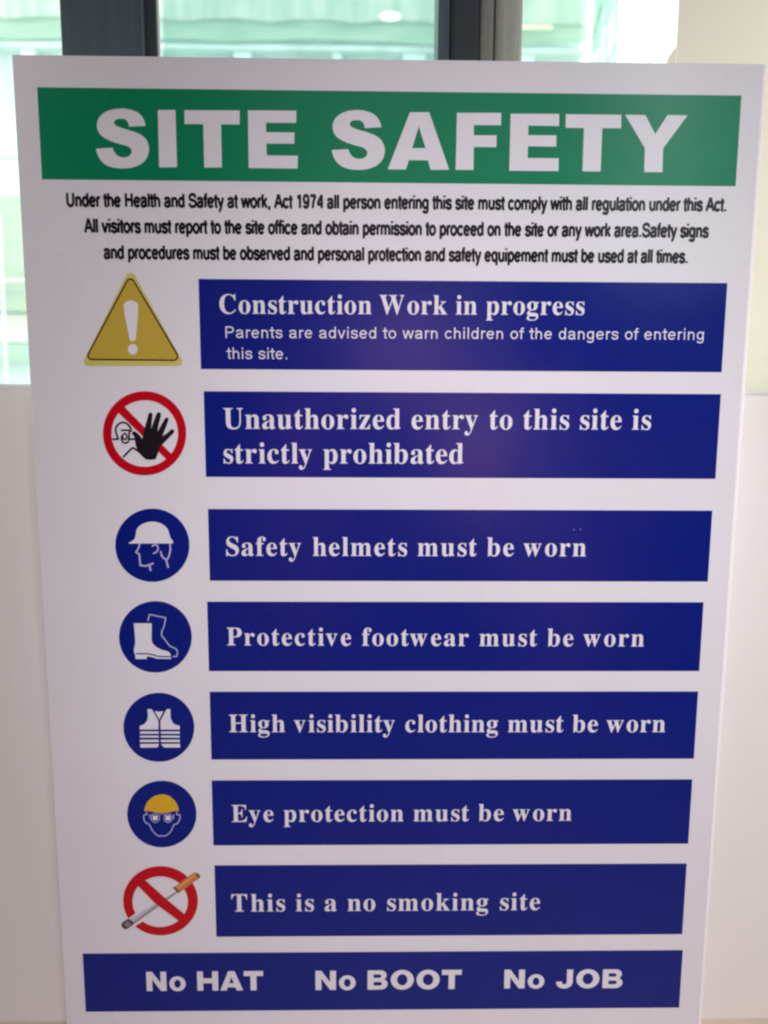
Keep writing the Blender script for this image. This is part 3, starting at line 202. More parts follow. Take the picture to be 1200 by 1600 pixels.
["eye_protection_symbol","face_line","white_blue",2,"s",[[[-215.6,208.5,-215.5,206.4,-215.5,206.4,-216.0,206.3,-216.7,206.2,-217.4,205.9,-217.9,205.4,-218.2,204.7,-218.3,203.9,-218.3,203.1,-218.2,202.2,-218.1,201.4,-217.9,200.6,-217.6,199.8,-217.3,199.0,-216.9,198.3,-216.4,197.6,-215.8,197.1,-215.1,196.8,-214.5,196.6,-213.9,196.3,-213.4,195.8,-212.9,195.0,-212.5,193.9,-212.0,192.6,-211.5,191.3,-210.8,190.1,-210.0,189.0,-209.1,187.9,-208.1,186.8,-207.1,185.9,-206.1,185.2,-205.2,184.8,-204.4,184.7,-203.6,184.7,-202.9,184.8,-202.2,184.9,-201.5,184.8,-200.8,184.8,-200.1,184.7,-199.2,184.9,-198.3,185.2,-197.4,185.7,-196.5,186.4,-195.5,187.3,-194.5,188.2,-193.7,189.3,-192.9,190.6,-192.2,192.1,-191.6,193.5,-191.0,194.8,-190.5,195.7,-190.0,196.1,-189.6,196.2,-189.0,196.3,-188.4,196.3,-187.7,196.7,-187.1,197.4,-186.6,198.3,-186.2,199.1,-185.8,200.1,-185.4,200.9,-185.1,201.8,-184.9,202.7,-184.7,203.6,-184.6,204.5,-184.8,205.3,-185.4,205.9,-186.1,206.1,-186.9,206.3,-187.6,206.4,-187.7,206.4,-187.8,208.5],[-214.6,208.6,-214.6,205.6,-215.4,205.4,-215.9,205.3,-216.5,205.2,-216.9,205.0,-217.1,204.8,-217.3,204.5,-217.3,203.9,-217.4,203.1,-217.3,202.4,-217.2,201.7,-217.0,201.0,-216.8,200.2,-216.4,199.5,-216.1,198.8,-215.7,198.3,-215.3,198.0,-214.7,197.8,-214.1,197.5,-213.3,197.2,-212.7,196.5,-212.1,195.5,-211.6,194.3,-211.1,193.0,-210.6,191.8,-210.0,190.7,-209.3,189.6,-208.4,188.6,-207.4,187.6,-206.5,186.7,-205.7,186.1,-205.0,185.8,-204.3,185.7,-203.7,185.7,-203.0,185.8,-202.2,185.9,-201.5,185.8,-200.7,185.8,-200.1,185.8,-199.4,185.8,-198.7,186.1,-197.9,186.6,-197.0,187.2,-196.1,188.0,-195.2,188.9,-194.4,189.9,-193.7,191.1,-193.1,192.5,-192.5,194.0,-191.8,195.3,-191.2,196.4,-190.4,197.0,-189.7,197.2,-189.1,197.3,-188.6,197.3,-188.3,197.5,-187.9,198.0,-187.4,198.8,-187.0,199.6,-186.6,200.4,-186.3,201.2,-186.0,202.1,-185.8,202.9,-185.6,203.7,-185.6,204.4,-185.6,204.7,-185.9,205.0,-186.4,205.2,-187.1,205.3,-187.8,205.4,-188.6,205.5,-188.8,208.4],0],[[-204.1,202.6,-204.2,201.7,-204.5,200.9,-204.9,200.1,-205.4,199.5,-206.1,199.0,-206.8,198.7,-207.6,198.6,-208.3,198.7,-209.0,199.0,-209.7,199.5,-210.2,200.1,-210.6,200.9,-210.8,201.7,-210.9,202.6,-210.7,203.5,-210.5,204.3,-210.0,205.1,-209.5,205.7,-208.8,206.1,-208.1,206.4,-207.3,206.5,-206.6,206.4,-205.9,206.1,-205.2,205.7,-204.7,205.0,-204.3,204.3,-204.1,203.5],[-203.4,202.6,-203.5,201.5,-203.8,200.6,-204.4,199.7,-205.0,198.9,-205.8,198.4,-206.7,198.0,-207.6,197.9,-208.5,198.0,-209.4,198.4,-210.1,199.0,-210.7,199.7,-211.2,200.6,-211.5,201.6,-211.5,202.6,-211.4,203.6,-211.1,204.6,-210.5,205.5,-209.9,206.2,-209.1,206.8,-208.2,207.1,-207.3,207.2,-206.4,207.1,-205.5,206.8,-204.8,206.2,-204.2,205.5,-203.7,204.6,-203.4,203.6],1],[[-192.8,202.5,-192.9,201.7,-193.2,200.9,-193.6,200.2,-194.2,199.6,-194.8,199.1,-195.5,198.8,-196.2,198.7,-196.9,198.8,-197.6,199.1,-198.2,199.6,-198.7,200.2,-199.1,200.9,-199.3,201.7,-199.4,202.6,-199.3,203.4,-199.0,204.2,-198.6,204.9,-198.0,205.5,-197.4,206.0,-196.7,206.2,-196.0,206.3,-195.3,206.2,-194.6,206.0,-194.0,205.5,-193.5,204.9,-193.1,204.2,-192.9,203.4],[-192.2,202.5,-192.3,201.5,-192.6,200.6,-193.1,199.7,-193.7,199.0,-194.5,198.5,-195.4,198.1,-196.3,198.0,-197.1,198.1,-198.0,198.5,-198.7,199.0,-199.3,199.7,-199.7,200.6,-200.0,201.6,-200.0,202.6,-199.9,203.6,-199.6,204.5,-199.1,205.4,-198.5,206.1,-197.7,206.6,-196.8,207.0,-196.0,207.1,-195.1,206.9,-194.3,206.6,-193.5,206.1,-192.9,205.3,-192.5,204.5,-192.2,203.5],1],[[-213.2,206.1,-212.5,201.5],[-212.6,206.2,-211.9,201.6],0],[[-211.6,206.1,-210.8,200.8],[-211.1,206.2,-210.4,200.8],0],[[-191.3,206.2,-191.9,201.5],[-190.4,206.1,-191.0,201.4],0],[[-203.9,205.9,-199.2,205.9],[-203.8,206.4,-199.2,206.4],0]]],
["eye_protection_symbol","goggles","white",3,"p",[[-209.7,205.0,-205.2,204.9,-205.5,200.8,-205.8,200.7,-206.1,200.5,-206.5,200.4,-207.0,200.3,-207.4,200.2,-207.8,200.2,-208.3,200.3,-208.8,200.4,-209.2,200.6,-209.5,200.9,-209.7,201.6,-209.7,202.5,-209.7,203.5,-209.7,204.4]]],
["eye_protection_symbol","goggles","white",3,"p",[[-198.2,204.9,-193.9,204.9,-193.9,204.3,-193.9,203.4,-193.9,202.4,-194.0,201.4,-194.2,200.7,-194.5,200.4,-194.9,200.2,-195.4,200.2,-195.9,200.2,-196.4,200.2,-196.8,200.2,-197.2,200.2,-197.6,200.2,-197.9,200.4,-198.2,200.8,-198.3,201.4,-198.3,202.4,-198.2,203.4,-198.2,204.3]]],
["no_smoking_symbol","prohibition_ring","red",1,"p",[[-171.6,121.6,-171.8,119.4,-172.0,117.1,-172.5,114.9,-173.0,112.7,-173.7,110.6,-174.6,108.5,-175.6,106.4,-176.7,104.4,-177.9,102.5,-179.3,100.7,-180.7,98.9,-182.3,97.3,-184.0,95.7,-185.7,94.3,-187.6,93.0,-189.5,91.8,-191.5,90.7,-193.6,89.8,-195.7,89.0,-197.9,88.4,-200.1,87.9,-202.3,87.5,-204.5,87.3,-206.8,87.2,-209.0,87.3,-211.2,87.6,-213.4,88.0,-215.6,88.5,-217.7,89.2,-219.8,90.0,-221.8,90.9,-223.7,92.0,-225.5,93.2,-227.3,94.5,-229.0,96.0,-230.5,97.6,-232.0,99.2,-233.3,101.0,-234.6,102.8,-235.7,104.7,-236.6,106.7,-237.5,108.8,-238.2,110.9,-238.7,113.1,-239.1,115.3,-239.4,117.5,-239.5,119.7,-239.5,122.0,-239.4,124.2,-239.1,126.4,-238.6,128.7,-238.0,130.8,-237.3,133.0,-236.4,135.1,-235.4,137.1,-234.3,139.0,-233.1,140.9,-231.7,142.7,-230.2,144.4,-228.7,146.1,-227.0,147.6,-225.2,149.0,-223.4,150.3,-221.5,151.4,-219.5,152.5,-217.4,153.4,-215.3,154.1,-213.2,154.8,-211.0,155.3,-208.9,155.6,-206.7,155.8,-204.4,155.9,-202.2,155.8,-200.1,155.6,-197.9,155.2,-195.8,154.7,-193.7,154.0,-191.6,153.3,-189.6,152.3,-187.7,151.3,-185.9,150.1,-184.1,148.8,-182.4,147.4,-180.9,145.8,-179.4,144.2,-178.1,142.5,-176.8,140.7,-175.7,138.8,-174.7,136.8,-173.8,134.7,-173.1,132.6,-172.5,130.5,-172.1,128.3,-171.8,126.1,-171.6,123.9],[-180.8,122.7,-181.0,124.7,-181.3,126.6,-181.8,128.5,-182.4,130.3,-183.2,132.1,-184.1,133.8,-185.2,135.4,-186.3,137.0,-187.6,138.4,-189.0,139.8,-190.5,141.0,-192.1,142.1,-193.8,143.0,-195.6,143.8,-197.4,144.5,-199.3,145.1,-201.2,145.5,-203.1,145.7,-205.1,145.8,-207.1,145.7,-209.0,145.5,-211.0,145.1,-212.9,144.6,-214.7,143.9,-216.5,143.1,-218.3,142.2,-220.0,141.1,-221.5,139.9,-223.0,138.6,-224.4,137.2,-225.7,135.6,-226.9,134.0,-227.9,132.3,-228.8,130.5,-229.5,128.7,-230.1,126.8,-230.6,124.9,-230.9,123.0,-231.0,121.0,-231.0,119.0,-230.9,117.1,-230.6,115.1,-230.1,113.2,-229.5,111.4,-228.8,109.6,-227.9,107.9,-226.8,106.2,-225.7,104.7,-224.4,103.2,-223.0,101.9,-221.5,100.6,-219.8,99.5,-218.2,98.5,-216.4,97.7,-214.6,97.0,-212.7,96.4,-210.7,96.0,-208.8,95.8,-206.8,95.7,-204.8,95.8,-202.8,96.0,-200.9,96.4,-199.0,96.9,-197.1,97.6,-195.3,98.4,-193.5,99.4,-191.8,100.5,-190.2,101.7,-188.7,103.0,-187.3,104.5,-186.1,106.0,-184.9,107.6,-183.9,109.4,-183.0,111.1,-182.3,113.0,-181.7,114.9,-181.2,116.8,-180.9,118.8,-180.8,120.7]]],
["no_smoking_symbol","cigarette_paper","white",2,"p",[[-235.6,104.1,-227.4,110.5,-192.1,134.4,-188.7,130.7,-222.3,101.5,-230.3,96.2]]],
["no_smoking_symbol","cigarette_paper","paper_grey",3,"p",[[-234.7,103.5,-227.5,107.8,-209.2,119.9,-190.2,131.8,-189.1,130.6,-207.8,116.3,-227.8,100.7,-231.0,99.0]]],
["no_smoking_symbol","cigarette_paper","paper_shadow",4,"p",[[-230.9,101.1,-209.3,117.6,-190.3,131.3,-189.4,130.4,-207.8,116.1,-227.8,101.0,-230.8,99.3]]],
["no_smoking_symbol","cigarette_filter","filter_orange",5,"p",[[-194.0,135.2,-193.5,135.4,-192.9,135.6,-192.1,135.8,-191.1,136.2,-190.1,136.9,-188.9,137.9,-187.5,139.1,-186.1,140.4,-184.5,141.8,-182.9,143.2,-181.2,144.5,-179.2,146.1,-177.2,147.5,-175.5,148.8,-174.3,149.7,-173.7,149.6,-172.9,149.5,-172.0,149.3,-171.1,149.1,-170.4,148.8,-170.0,148.4,-169.6,147.8,-169.4,147.2,-169.2,146.6,-169.1,146.0,-169.1,145.5,-169.3,145.0,-169.6,144.6,-169.8,144.2,-169.9,143.9,-171.0,143.1,-172.5,142.0,-174.3,140.7,-176.1,139.3,-177.7,138.1,-179.1,137.0,-180.4,135.9,-181.7,134.9,-182.9,133.9,-184.0,133.1,-185.0,132.4,-186.0,131.7,-186.8,131.2,-187.5,130.7,-188.0,130.4,-188.3,130.4,-188.7,130.2,-189.1,130.2,-189.7,130.3,-190.3,130.6,-191.0,131.3,-191.9,132.3,-192.7,133.5,-193.5,134.5]]],
["no_smoking_symbol","cigarette_filter","filter_light",6,"p",[[-190.1,135.2,-182.2,141.6,-173.9,148.0,-172.8,146.9,-181.1,140.0,-189.0,133.3]]],
["no_smoking_symbol","cigarette_filter","filter_dark",6,"p",[[-193.9,135.2,-192.3,135.8,-187.6,130.7,-189.1,129.7,-190.7,130.8]]],
["no_smoking_symbol","cigarette_filter","filter_dark",6,"p",[[-171.3,149.0,-170.9,148.8,-170.4,148.4,-169.9,147.9,-169.4,147.4,-169.1,146.9,-169.0,146.3,-169.0,145.6,-169.1,145.0,-169.3,144.4,-169.5,144.1,-169.7,144.0,-170.0,144.0,-170.3,144.2,-170.6,144.5,-170.9,144.8,-171.2,145.2,-171.5,145.7,-171.7,146.3,-171.9,146.8,-172.0,147.3,-172.0,147.8,-171.9,148.2,-171.8,148.6,-171.6,148.9]]],
["no_smoking_symbol","cigarette_ash","ash_dark",5,"p",[[-242.2,99.1,-241.8,99.4,-241.3,99.9,-240.8,100.5,-240.1,101.1,-239.4,101.6,-238.6,102.2,-237.6,102.8,-236.6,103.5,-235.7,104.0,-235.0,104.4,-234.9,104.2,-234.6,103.9,-234.3,103.6,-233.9,103.2,-233.5,102.9,-233.0,102.5,-232.4,102.0,-231.8,101.6,-231.3,101.1,-230.9,100.7,-230.7,100.3,-230.7,99.9,-230.7,99.5,-230.8,99.2,-230.8,99.0,-231.1,98.7,-231.5,98.4,-232.0,97.9,-232.6,97.4,-233.2,96.9,-234.1,96.3,-235.1,95.5,-236.2,94.8,-237.1,94.1,-237.8,93.7,-238.2,93.8,-238.9,94.1,-239.6,94.4,-240.3,94.7,-240.8,95.2,-241.2,95.9,-241.6,96.8,-241.8,97.7,-242.0,98.5]]],
["no_smoking_symbol","cigarette_ash","ash",6,"p",[[-239.9,98.8,-235.9,102.4,-235.6,102.2,-235.2,101.8,-234.8,101.3,-234.4,100.8,-234.0,100.3,-233.7,99.8,-233.4,99.3,-233.2,98.8,-233.1,98.2,-233.2,97.7,-233.7,97.3,-234.5,96.8,-235.5,96.3,-236.4,95.9,-236.9,95.6,-237.1,95.8,-237.4,96.0,-237.8,96.3,-238.1,96.6,-238.4,96.9,-238.8,97.3,-239.1,97.7,-239.4,98.2,-239.7,98.5]]],
["no_smoking_symbol","slash","red",6,"p",[[-227.3,139.2,-220.7,144.6,-201.3,124.7,-183.2,107.7,-187.9,100.7,-210.4,119.3]]]]
BARS = {"header_panel": ["green", [-278.6, 280.2, 817.8, 748.7]], "notice_panel_1": ["blue", [-156, 278.6, 672.4, 600]], "notice_panel_2": ["blue", [-154.2, 279.2, 581.8, 510.3]], "notice_panel_3": ["blue", [-153.2, 278.3, 482.9, 420.6]], "notice_panel_4": ["blue", [-156, 275.8, 402.1, 339.7]], "notice_panel_5": ["blue", [-155.9, 276, 320.9, 257.9]], "notice_panel_6": ["blue", [-156.2, 275.8, 238.2, 175.9]], "notice_panel_7": ["blue", [-155.7, 275.6, 156.4, 85.6]], "footer_panel": ["blue", [-278.7, 277.1, 69.4, 10]]}
TEXT = [["", "sans", "Under the Health and Safety at work, Act 1974 all person entering this site must comply with all regulation under this Act.", -260.5, 728.1, 274.3, 729.2, 10.5, "scale", "ink", 0.262],
 ["", "sans", "All visitors must report to the site office and obtain permission to proceed on the site or any work area.Safety signs", -247.5, 708.1, 261.1, 708.5, 10.7, "scale", "ink", 0.262],
 ["", "sans", "and procedures must be observed and personal protection and safety equipement must be used at all times.", -232.6, 687.8, 245.0, 688.2, 10.6, "scale", "ink", 0.262],
 ["notice_panel_1", "serif", "Construction Work in progress", -139.5, 644.9, 161.2, 645.9, 15.4, "track", "white", 0],
 ["notice_panel_1", "sans", "Parents are advised to warn children of the dangers of entering", -135.0, 625.4, 261.6, 626.4, 9.3, "track", "white", 0.12],
 ["notice_panel_1", "sans", "this site.", -135.2, 608.4, -84.6, 608.4, 9.3, "track", "white", 0.12],
 ["notice_panel_2", "serif", "Unauthorized entry to this site is", -138.4, 550.8, 221.4, 551.8, 17.2, "track", "white", 0],
 ["notice_panel_2", "serif", "strictly prohibated", -138.9, 521.8, 63.4, 522.3, 17.4, "track", "white", 0],
 ["notice_panel_3", "serif", "Safety helmets must be worn", -138.5, 442.5, 170.9, 442.7, 16.4, "track", "white", 0],
 ["notice_panel_4", "serif", "Protective footwear must be worn", -139.7, 363.0, 225.4, 362.2, 16.0, "track", "white", 0],
 ["notice_panel_5", "serif", "High visibility clothing must be worn", -139.6, 283.5, 248.5, 283.0, 16.3, "track", "white", 0],
 ["notice_panel_6", "serif", "Eye protection must be worn", -139.2, 198.5, 167.9, 198.7, 16.3, "track", "white", 0],
 ["notice_panel_7", "serif", "This is a no smoking site", -141.1, 110.7, 142.1, 110.8, 17.3, "track", "white", 0],
 ["footer_panel", "black", "No HAT", -221.3, 30.9, -113.4, 31.0, 19.7, "scale", "white", 0],
 ["footer_panel", "black", "No BOOT", -64.9, 30.8, 71.2, 31.0, 19.7, "scale", "white", 0],
 ["footer_panel", "black", "No JOB", 111.1, 31.2, 222.1, 30.8, 19.3, "scale", "white", 0]]
SERIF = {"C":[722,[382,-16,318,-11,259,4,205,30,157,64,116,106,83,156,59,212,44,273,39,340,44,406,59,467,84,523,117,572,158,613,207,648,261,673,321,688,386,693,434,689,488,676,547,655,557,651,567,649,577,648,599,653,614,668,624,693,650,693,650,459,625,459,599,517,568,566,531,606,489,636,443,654,395,660,294,624,234,516,214,337,236,169,303,69,414,35,454,38,494,49,533,67,571,91,606,121,638,158,666,132,589,50,494,0],[17,19,18,26,28,27,26,29,28,17,20,19,16,20,17,16,21,20,15,36,16,36,21,16,25,29,26,15,37,36,35,21,36,35,22,21,34,22,35,24,29,25,34,23,22,34,24,23,34,33,24,33,32,24,32,29,24,14,37,15,14,38,37,13,38,14,12,38,13,31,29,32,11,38,12,30,29,31,11,39,38,10,39,11,9,39,10,8,39,9,8,40,39,7,40,8,6,40,7,6,41,40,47,49,48,5,41,6,47,50,49,46,50,47,4,41,5,45,50,46,4,42,41,44,50,45,3,42,4,44,51,50,43,51,44,42,51,43,3,51,42,2,51,3,1,51,2,1,0,51]],
"E":[667,[21,0,21,25,53,27,77,33,93,44,104,60,110,84,112,116,112,549,110,587,103,615,93,634,76,644,53,651,24,653,24,678,594,678,594,476,571,476,559,532,537,575,507,605,465,625,411,637,345,641,326,641,310,639,298,638,288,634,282,628,277,621,274,610,273,596,272,578,272,366,288,366,329,370,361,381,386,401,405,428,419,466,429,514,453,514,453,176,428,176,423,213,416,244,407,270,394,290,378,306,359,318,335,325,308,330,276,331,272,331,272,100,274,78,278,62,286,52,299,46,318,42,343,41,389,43,430,48,467,58,498,71,527,89,552,112,574,139,594,173,612,213,640,213,599,0],[14,16,15,14,24,16,24,23,16,23,22,16,22,21,16,21,20,16,20,17,16,13,24,14,12,24,13,11,25,12,25,24,12,11,26,25,11,27,26,11,28,27,11,29,28,10,29,11,10,30,29,10,31,30,9,31,10,9,32,31,9,33,32,8,33,9,8,34,33,19,17,20,7,34,8,18,17,19,40,42,41,40,43,42,39,43,40,38,43,39,37,43,38,36,48,37,48,47,37,47,43,37,35,49,36,49,48,36,7,35,34,7,54,35,54,53,35,53,52,35,52,51,35,51,50,35,50,49,35,7,55,54,46,43,47,45,43,46,44,43,45,69,71,70,69,72,71,68,72,69,67,72,68,6,55,7,66,72,67,6,56,55,65,72,66,5,56,6,5,57,56,64,72,65,5,58,57,4,58,5,63,72,64,4,59,58,62,72,63,4,60,59,3,60,4,61,72,62,3,61,60,3,72,61,2,72,3,1,72,2,0,72,1]],
"H":[778,[23,0,23,26,54,29,77,36,93,47,103,64,109,88,111,120,111,564,109,593,103,615,93,631,77,642,54,649,24,653,24,678,360,678,360,653,337,651,319,647,304,643,293,637,284,629,278,618,274,604,272,586,271,564,271,373,509,373,509,564,508,586,506,604,502,618,497,629,488,637,477,643,462,647,443,651,420,653,420,678,755,678,755,653,724,649,701,642,686,632,677,616,671,594,669,564,669,120,671,90,677,66,687,49,702,37,725,29,755,26,755,0,420,0,420,26,450,29,474,36,490,46,501,62,507,86,509,120,509,329,271,329,271,120,273,88,279,64,289,47,305,36,329,29,360,26,360,0],[14,16,15,14,17,16,38,40,39,38,41,40,13,17,14,13,18,17,37,41,38,37,42,41,13,19,18,36,42,37,12,19,13,36,43,42,12,20,19,35,43,36,12,21,20,34,43,35,11,21,12,34,44,43,11,22,21,33,44,34,33,45,44,10,22,11,10,23,22,32,45,33,10,24,23,31,45,32,31,46,45,9,24,10,9,25,24,30,46,31,30,47,46,8,25,9,8,26,25,29,47,30,7,26,8,7,27,26,28,47,29,28,48,47,7,65,27,65,28,27,65,64,28,64,48,28,7,66,65,63,48,64,6,66,7,6,67,66,62,48,63,62,49,48,62,50,49,6,68,67,5,68,6,61,50,62,61,51,50,4,68,5,4,69,68,60,51,61,60,52,51,3,69,4,3,70,69,59,52,60,59,53,52,2,70,3,2,71,70,58,53,59,58,54,53,2,72,71,1,72,2,57,54,58,0,72,1,0,73,72,56,54,57,56,55,54]],
"P":[611,[23,0,23,26,54,29,77,36,93,47,103,64,109,88,111,120,111,564,109,593,103,615,93,631,77,642,54,649,24,653,24,678,318,678,395,675,456,668,500,655,532,638,558,617,580,592,596,563,606,530,609,494,602,441,581,396,546,358,497,329,435,312,360,306,271,306,271,120,273,88,279,64,289,47,305,36,329,29,360,26,360,0,271,342,300,342,345,346,379,357,405,376,421,404,432,442,435,490,432,537,424,576,410,605,388,626,359,638,322,642,304,641,291,637,282,631,276,622,272,609,271,593],[14,16,15,14,17,16,14,18,17,14,19,18,14,20,19,13,20,14,12,54,13,54,20,13,12,55,54,53,20,54,11,55,12,11,56,55,53,21,20,52,21,53,11,57,56,10,57,11,10,58,57,51,21,52,10,59,58,51,22,21,9,59,10,9,60,59,50,22,51,9,41,60,8,41,9,50,23,22,49,23,50,7,41,8,49,24,23,48,24,49,48,25,24,48,26,25,47,26,48,46,26,47,46,27,26,45,27,46,45,28,27,44,28,45,44,29,28,43,29,44,42,29,43,7,42,41,7,32,42,32,29,42,32,30,29,32,31,30,7,33,32,6,33,7,6,34,33,6,35,34,5,35,6,4,35,5,4,36,35,3,36,4,3,37,36,2,37,3,2,38,37,2,39,38,1,39,2,0,39,1,0,40,39]],
"S":[556,[64,-16,64,235,93,235,112,169,136,115,166,74,202,45,244,28,293,22,328,26,358,36,383,54,401,76,411,103,415,133,406,174,379,209,335,238,242,284,189,313,147,344,115,376,92,411,79,450,74,494,77,533,86,568,100,600,120,627,143,650,172,669,203,683,238,691,275,694,296,693,318,691,342,687,366,682,393,675,420,667,425,666,430,665,434,664,438,663,442,662,446,662,461,666,471,676,477,694,505,694,505,475,480,475,469,511,455,543,437,573,417,599,394,621,370,639,343,652,317,659,289,662,257,659,230,650,208,635,191,615,181,592,178,566,181,541,190,520,204,501,224,484,250,467,281,451,377,406,415,387,447,367,473,347,493,326,509,303,521,280,529,255,533,228,535,198,532,157,521,120,505,86,481,56,453,32,418,12,378,-3,334,-12,286,-15,269,-15,253,-13,236,-12,219,-9,203,-4,187,1,171,6,158,11,147,14,137,16,130,18,126,18,116,17,109,15,103,11,99,4,95,-5,91,-16],[32,34,33,47,49,48,47,50,49,32,35,34,31,35,32,31,36,35,31,37,36,30,37,31,30,38,37,46,50,47,30,39,38,29,60,30,60,39,30,60,40,39,60,41,40,45,50,46,60,42,41,60,43,42,60,44,43,60,45,44,29,61,60,59,45,60,59,58,45,58,57,45,57,56,45,56,55,45,55,54,45,54,50,45,29,62,61,28,62,29,28,63,62,28,64,63,27,64,28,27,65,64,26,65,27,26,66,65,53,50,54,25,66,26,25,67,66,52,50,53,25,68,67,24,68,25,24,69,68,51,50,52,24,70,69,23,70,24,23,71,70,23,72,71,23,73,72,22,73,23,21,73,22,21,74,73,21,75,74,20,75,21,20,76,75,20,77,76,19,77,20,19,78,77,18,78,19,18,79,78,17,79,18,17,80,79,17,81,80,16,81,17,0,2,1,0,3,2,16,82,81,15,82,16,15,83,82,14,83,15,0,4,3,14,84,83,13,84,14,13,85,84,0,5,4,12,85,13,12,86,85,11,86,12,0,105,5,105,6,5,11,87,86,10,87,11,105,104,6,104,103,6,103,7,6,9,87,10,9,88,87,103,8,7,8,88,9,103,88,8,102,88,103,101,88,102,100,88,101,0,106,105,99,88,100,99,89,88,98,89,99,0,107,106,97,89,98,0,108,107,96,89,97,96,90,89,95,90,96,0,109,108,94,90,95,93,90,94,93,91,90,92,91,93]],
"T":[667,[137,0,137,26,169,28,194,35,212,46,223,63,230,88,232,120,232,645,222,645,173,640,131,625,97,601,71,567,53,524,43,473,16,473,16,678,611,678,611,472,586,472,558,568,496,626,400,645,392,645,392,120,394,87,401,62,412,45,429,34,454,28,488,26,488,0],[16,13,17,13,12,17,12,11,17,11,10,17,10,9,17,9,18,17,9,8,18,8,24,18,24,23,18,23,22,18,22,21,18,21,19,18,7,24,8,7,25,24,20,19,21,16,14,13,16,15,14,6,25,7,6,26,25,5,26,6,5,27,26,4,27,5,4,28,27,3,28,4,3,29,28,2,29,3,2,30,29,1,30,2,1,31,30,0,31,1,0,32,31]],
"U":[722,[369,-19,286,-12,219,8,170,43,136,91,116,154,109,231,109,564,107,593,101,615,91,631,75,642,52,649,22,653,22,678,358,678,358,653,335,651,316,647,302,643,290,637,281,629,275,618,272,604,270,586,269,564,269,208,273,154,284,110,303,77,329,52,365,38,409,33,506,56,565,124,584,237,584,563,582,592,576,615,565,631,548,641,523,649,489,653,489,678,706,678,706,653,679,648,658,639,645,628,636,612,631,590,629,563,629,270,622,176,601,102,566,48,515,11,450,-12],[13,15,14,13,16,15,42,44,43,42,45,44,12,16,13,12,17,16,41,45,42,41,46,45,12,18,17,11,18,12,40,46,41,40,47,46,11,19,18,11,20,19,10,20,11,39,47,40,39,48,47,10,21,20,9,21,10,38,48,39,9,22,21,38,49,48,9,23,22,8,23,9,37,49,38,37,50,49,8,24,23,7,24,8,36,50,37,36,51,50,7,25,24,6,25,7,6,26,25,35,51,36,35,52,51,35,53,52,34,53,35,5,26,6,5,27,26,34,54,53,5,28,27,4,28,5,33,54,34,4,29,28,33,55,54,3,29,4,3,30,29,32,55,33,3,31,30,32,56,55,2,31,3,2,32,31,2,56,32,2,57,56,1,57,2,1,0,57]],
"W":[1000,[254,-16,48,585,40,606,31,623,23,636,11,645,-4,651,-23,653,-23,678,269,678,269,653,250,651,234,648,223,643,215,635,211,625,209,611,210,595,214,577,220,555,332,228,448,525,426,594,418,615,409,630,398,640,384,646,365,650,341,653,341,678,654,678,654,653,616,649,593,635,585,613,586,603,589,591,594,575,706,247,805,550,812,572,816,590,817,605,815,621,810,633,801,641,788,647,771,651,749,653,749,678,929,678,929,653,911,648,897,639,885,627,875,611,865,590,856,565,664,-16,637,-16,470,460,283,-16],[7,9,8,7,10,9,28,30,29,28,31,30,48,50,49,48,51,50,6,10,7,6,11,10,27,31,28,27,32,31,47,51,48,47,52,51,6,12,11,46,52,47,5,12,6,26,32,27,26,33,32,5,13,12,46,53,52,45,53,46,25,33,26,4,13,5,4,14,13,44,53,45,24,33,25,44,54,53,3,14,4,3,15,14,24,34,33,43,54,44,23,34,24,43,55,54,3,16,15,2,16,3,42,55,43,22,34,23,22,35,34,2,17,16,42,56,55,1,17,2,41,56,42,22,36,35,1,18,17,21,36,22,21,37,36,40,56,41,40,57,56,0,18,1,0,19,18,21,38,37,39,57,40,39,58,57,0,20,19,38,58,39,20,60,21,60,38,21,20,61,60,59,38,60,59,58,38,0,61,20]],
"a":[500,[379,-15,337,-8,310,15,298,52,250,16,198,-6,142,-13,110,-10,82,0,60,17,43,39,33,65,30,94,37,135,59,172,95,203,146,230,213,257,296,283,296,359,294,385,288,405,278,421,264,431,244,438,220,440,184,436,162,426,155,408,157,402,161,394,169,382,177,369,181,356,183,344,181,327,174,313,164,301,149,291,133,286,115,284,96,286,80,292,67,303,57,316,51,333,49,352,52,375,60,395,73,415,92,432,114,446,141,458,171,467,205,472,241,474,305,470,356,457,392,435,416,404,431,363,436,313,436,93,436,78,437,66,439,59,442,55,447,52,453,51,460,52,468,56,477,62,490,41,456,10,419,-9,225,50,235,51,246,55,259,61,272,70,284,81,296,94,296,252,229,225,189,183,176,125,181,83,198,58],[54,56,55,53,56,54,53,57,56,52,57,53,51,57,52,51,58,57,50,25,51,25,58,51,50,26,25,24,58,25,23,58,24,50,27,26,23,59,58,49,27,50,22,59,23,49,28,27,21,59,22,48,28,49,48,29,28,20,59,21,20,60,59,48,30,29,47,30,48,47,31,30,19,60,20,47,32,31,46,32,47,46,33,32,19,61,60,18,61,19,46,34,33,45,34,46,45,35,34,44,35,45,44,36,35,43,36,44,18,62,61,43,37,36,42,37,43,42,38,37,41,38,42,41,39,38,40,39,41,17,82,18,82,62,18,16,82,17,16,83,82,81,62,82,15,83,16,15,84,83,14,84,15,14,85,84,13,85,14,12,85,13,12,86,85,11,86,12,80,62,81,80,63,62,11,87,86,79,63,80,79,64,63,78,64,79,78,65,64,10,87,11,70,72,71,77,65,78,77,66,65,10,75,87,69,72,70,76,66,77,76,3,66,3,67,66,68,72,69,76,4,3,2,67,3,2,68,67,75,4,76,2,72,68,10,4,75,2,73,72,9,4,10,8,4,9,8,5,4,1,73,2,1,74,73,7,5,8,7,6,5,0,74,1]],
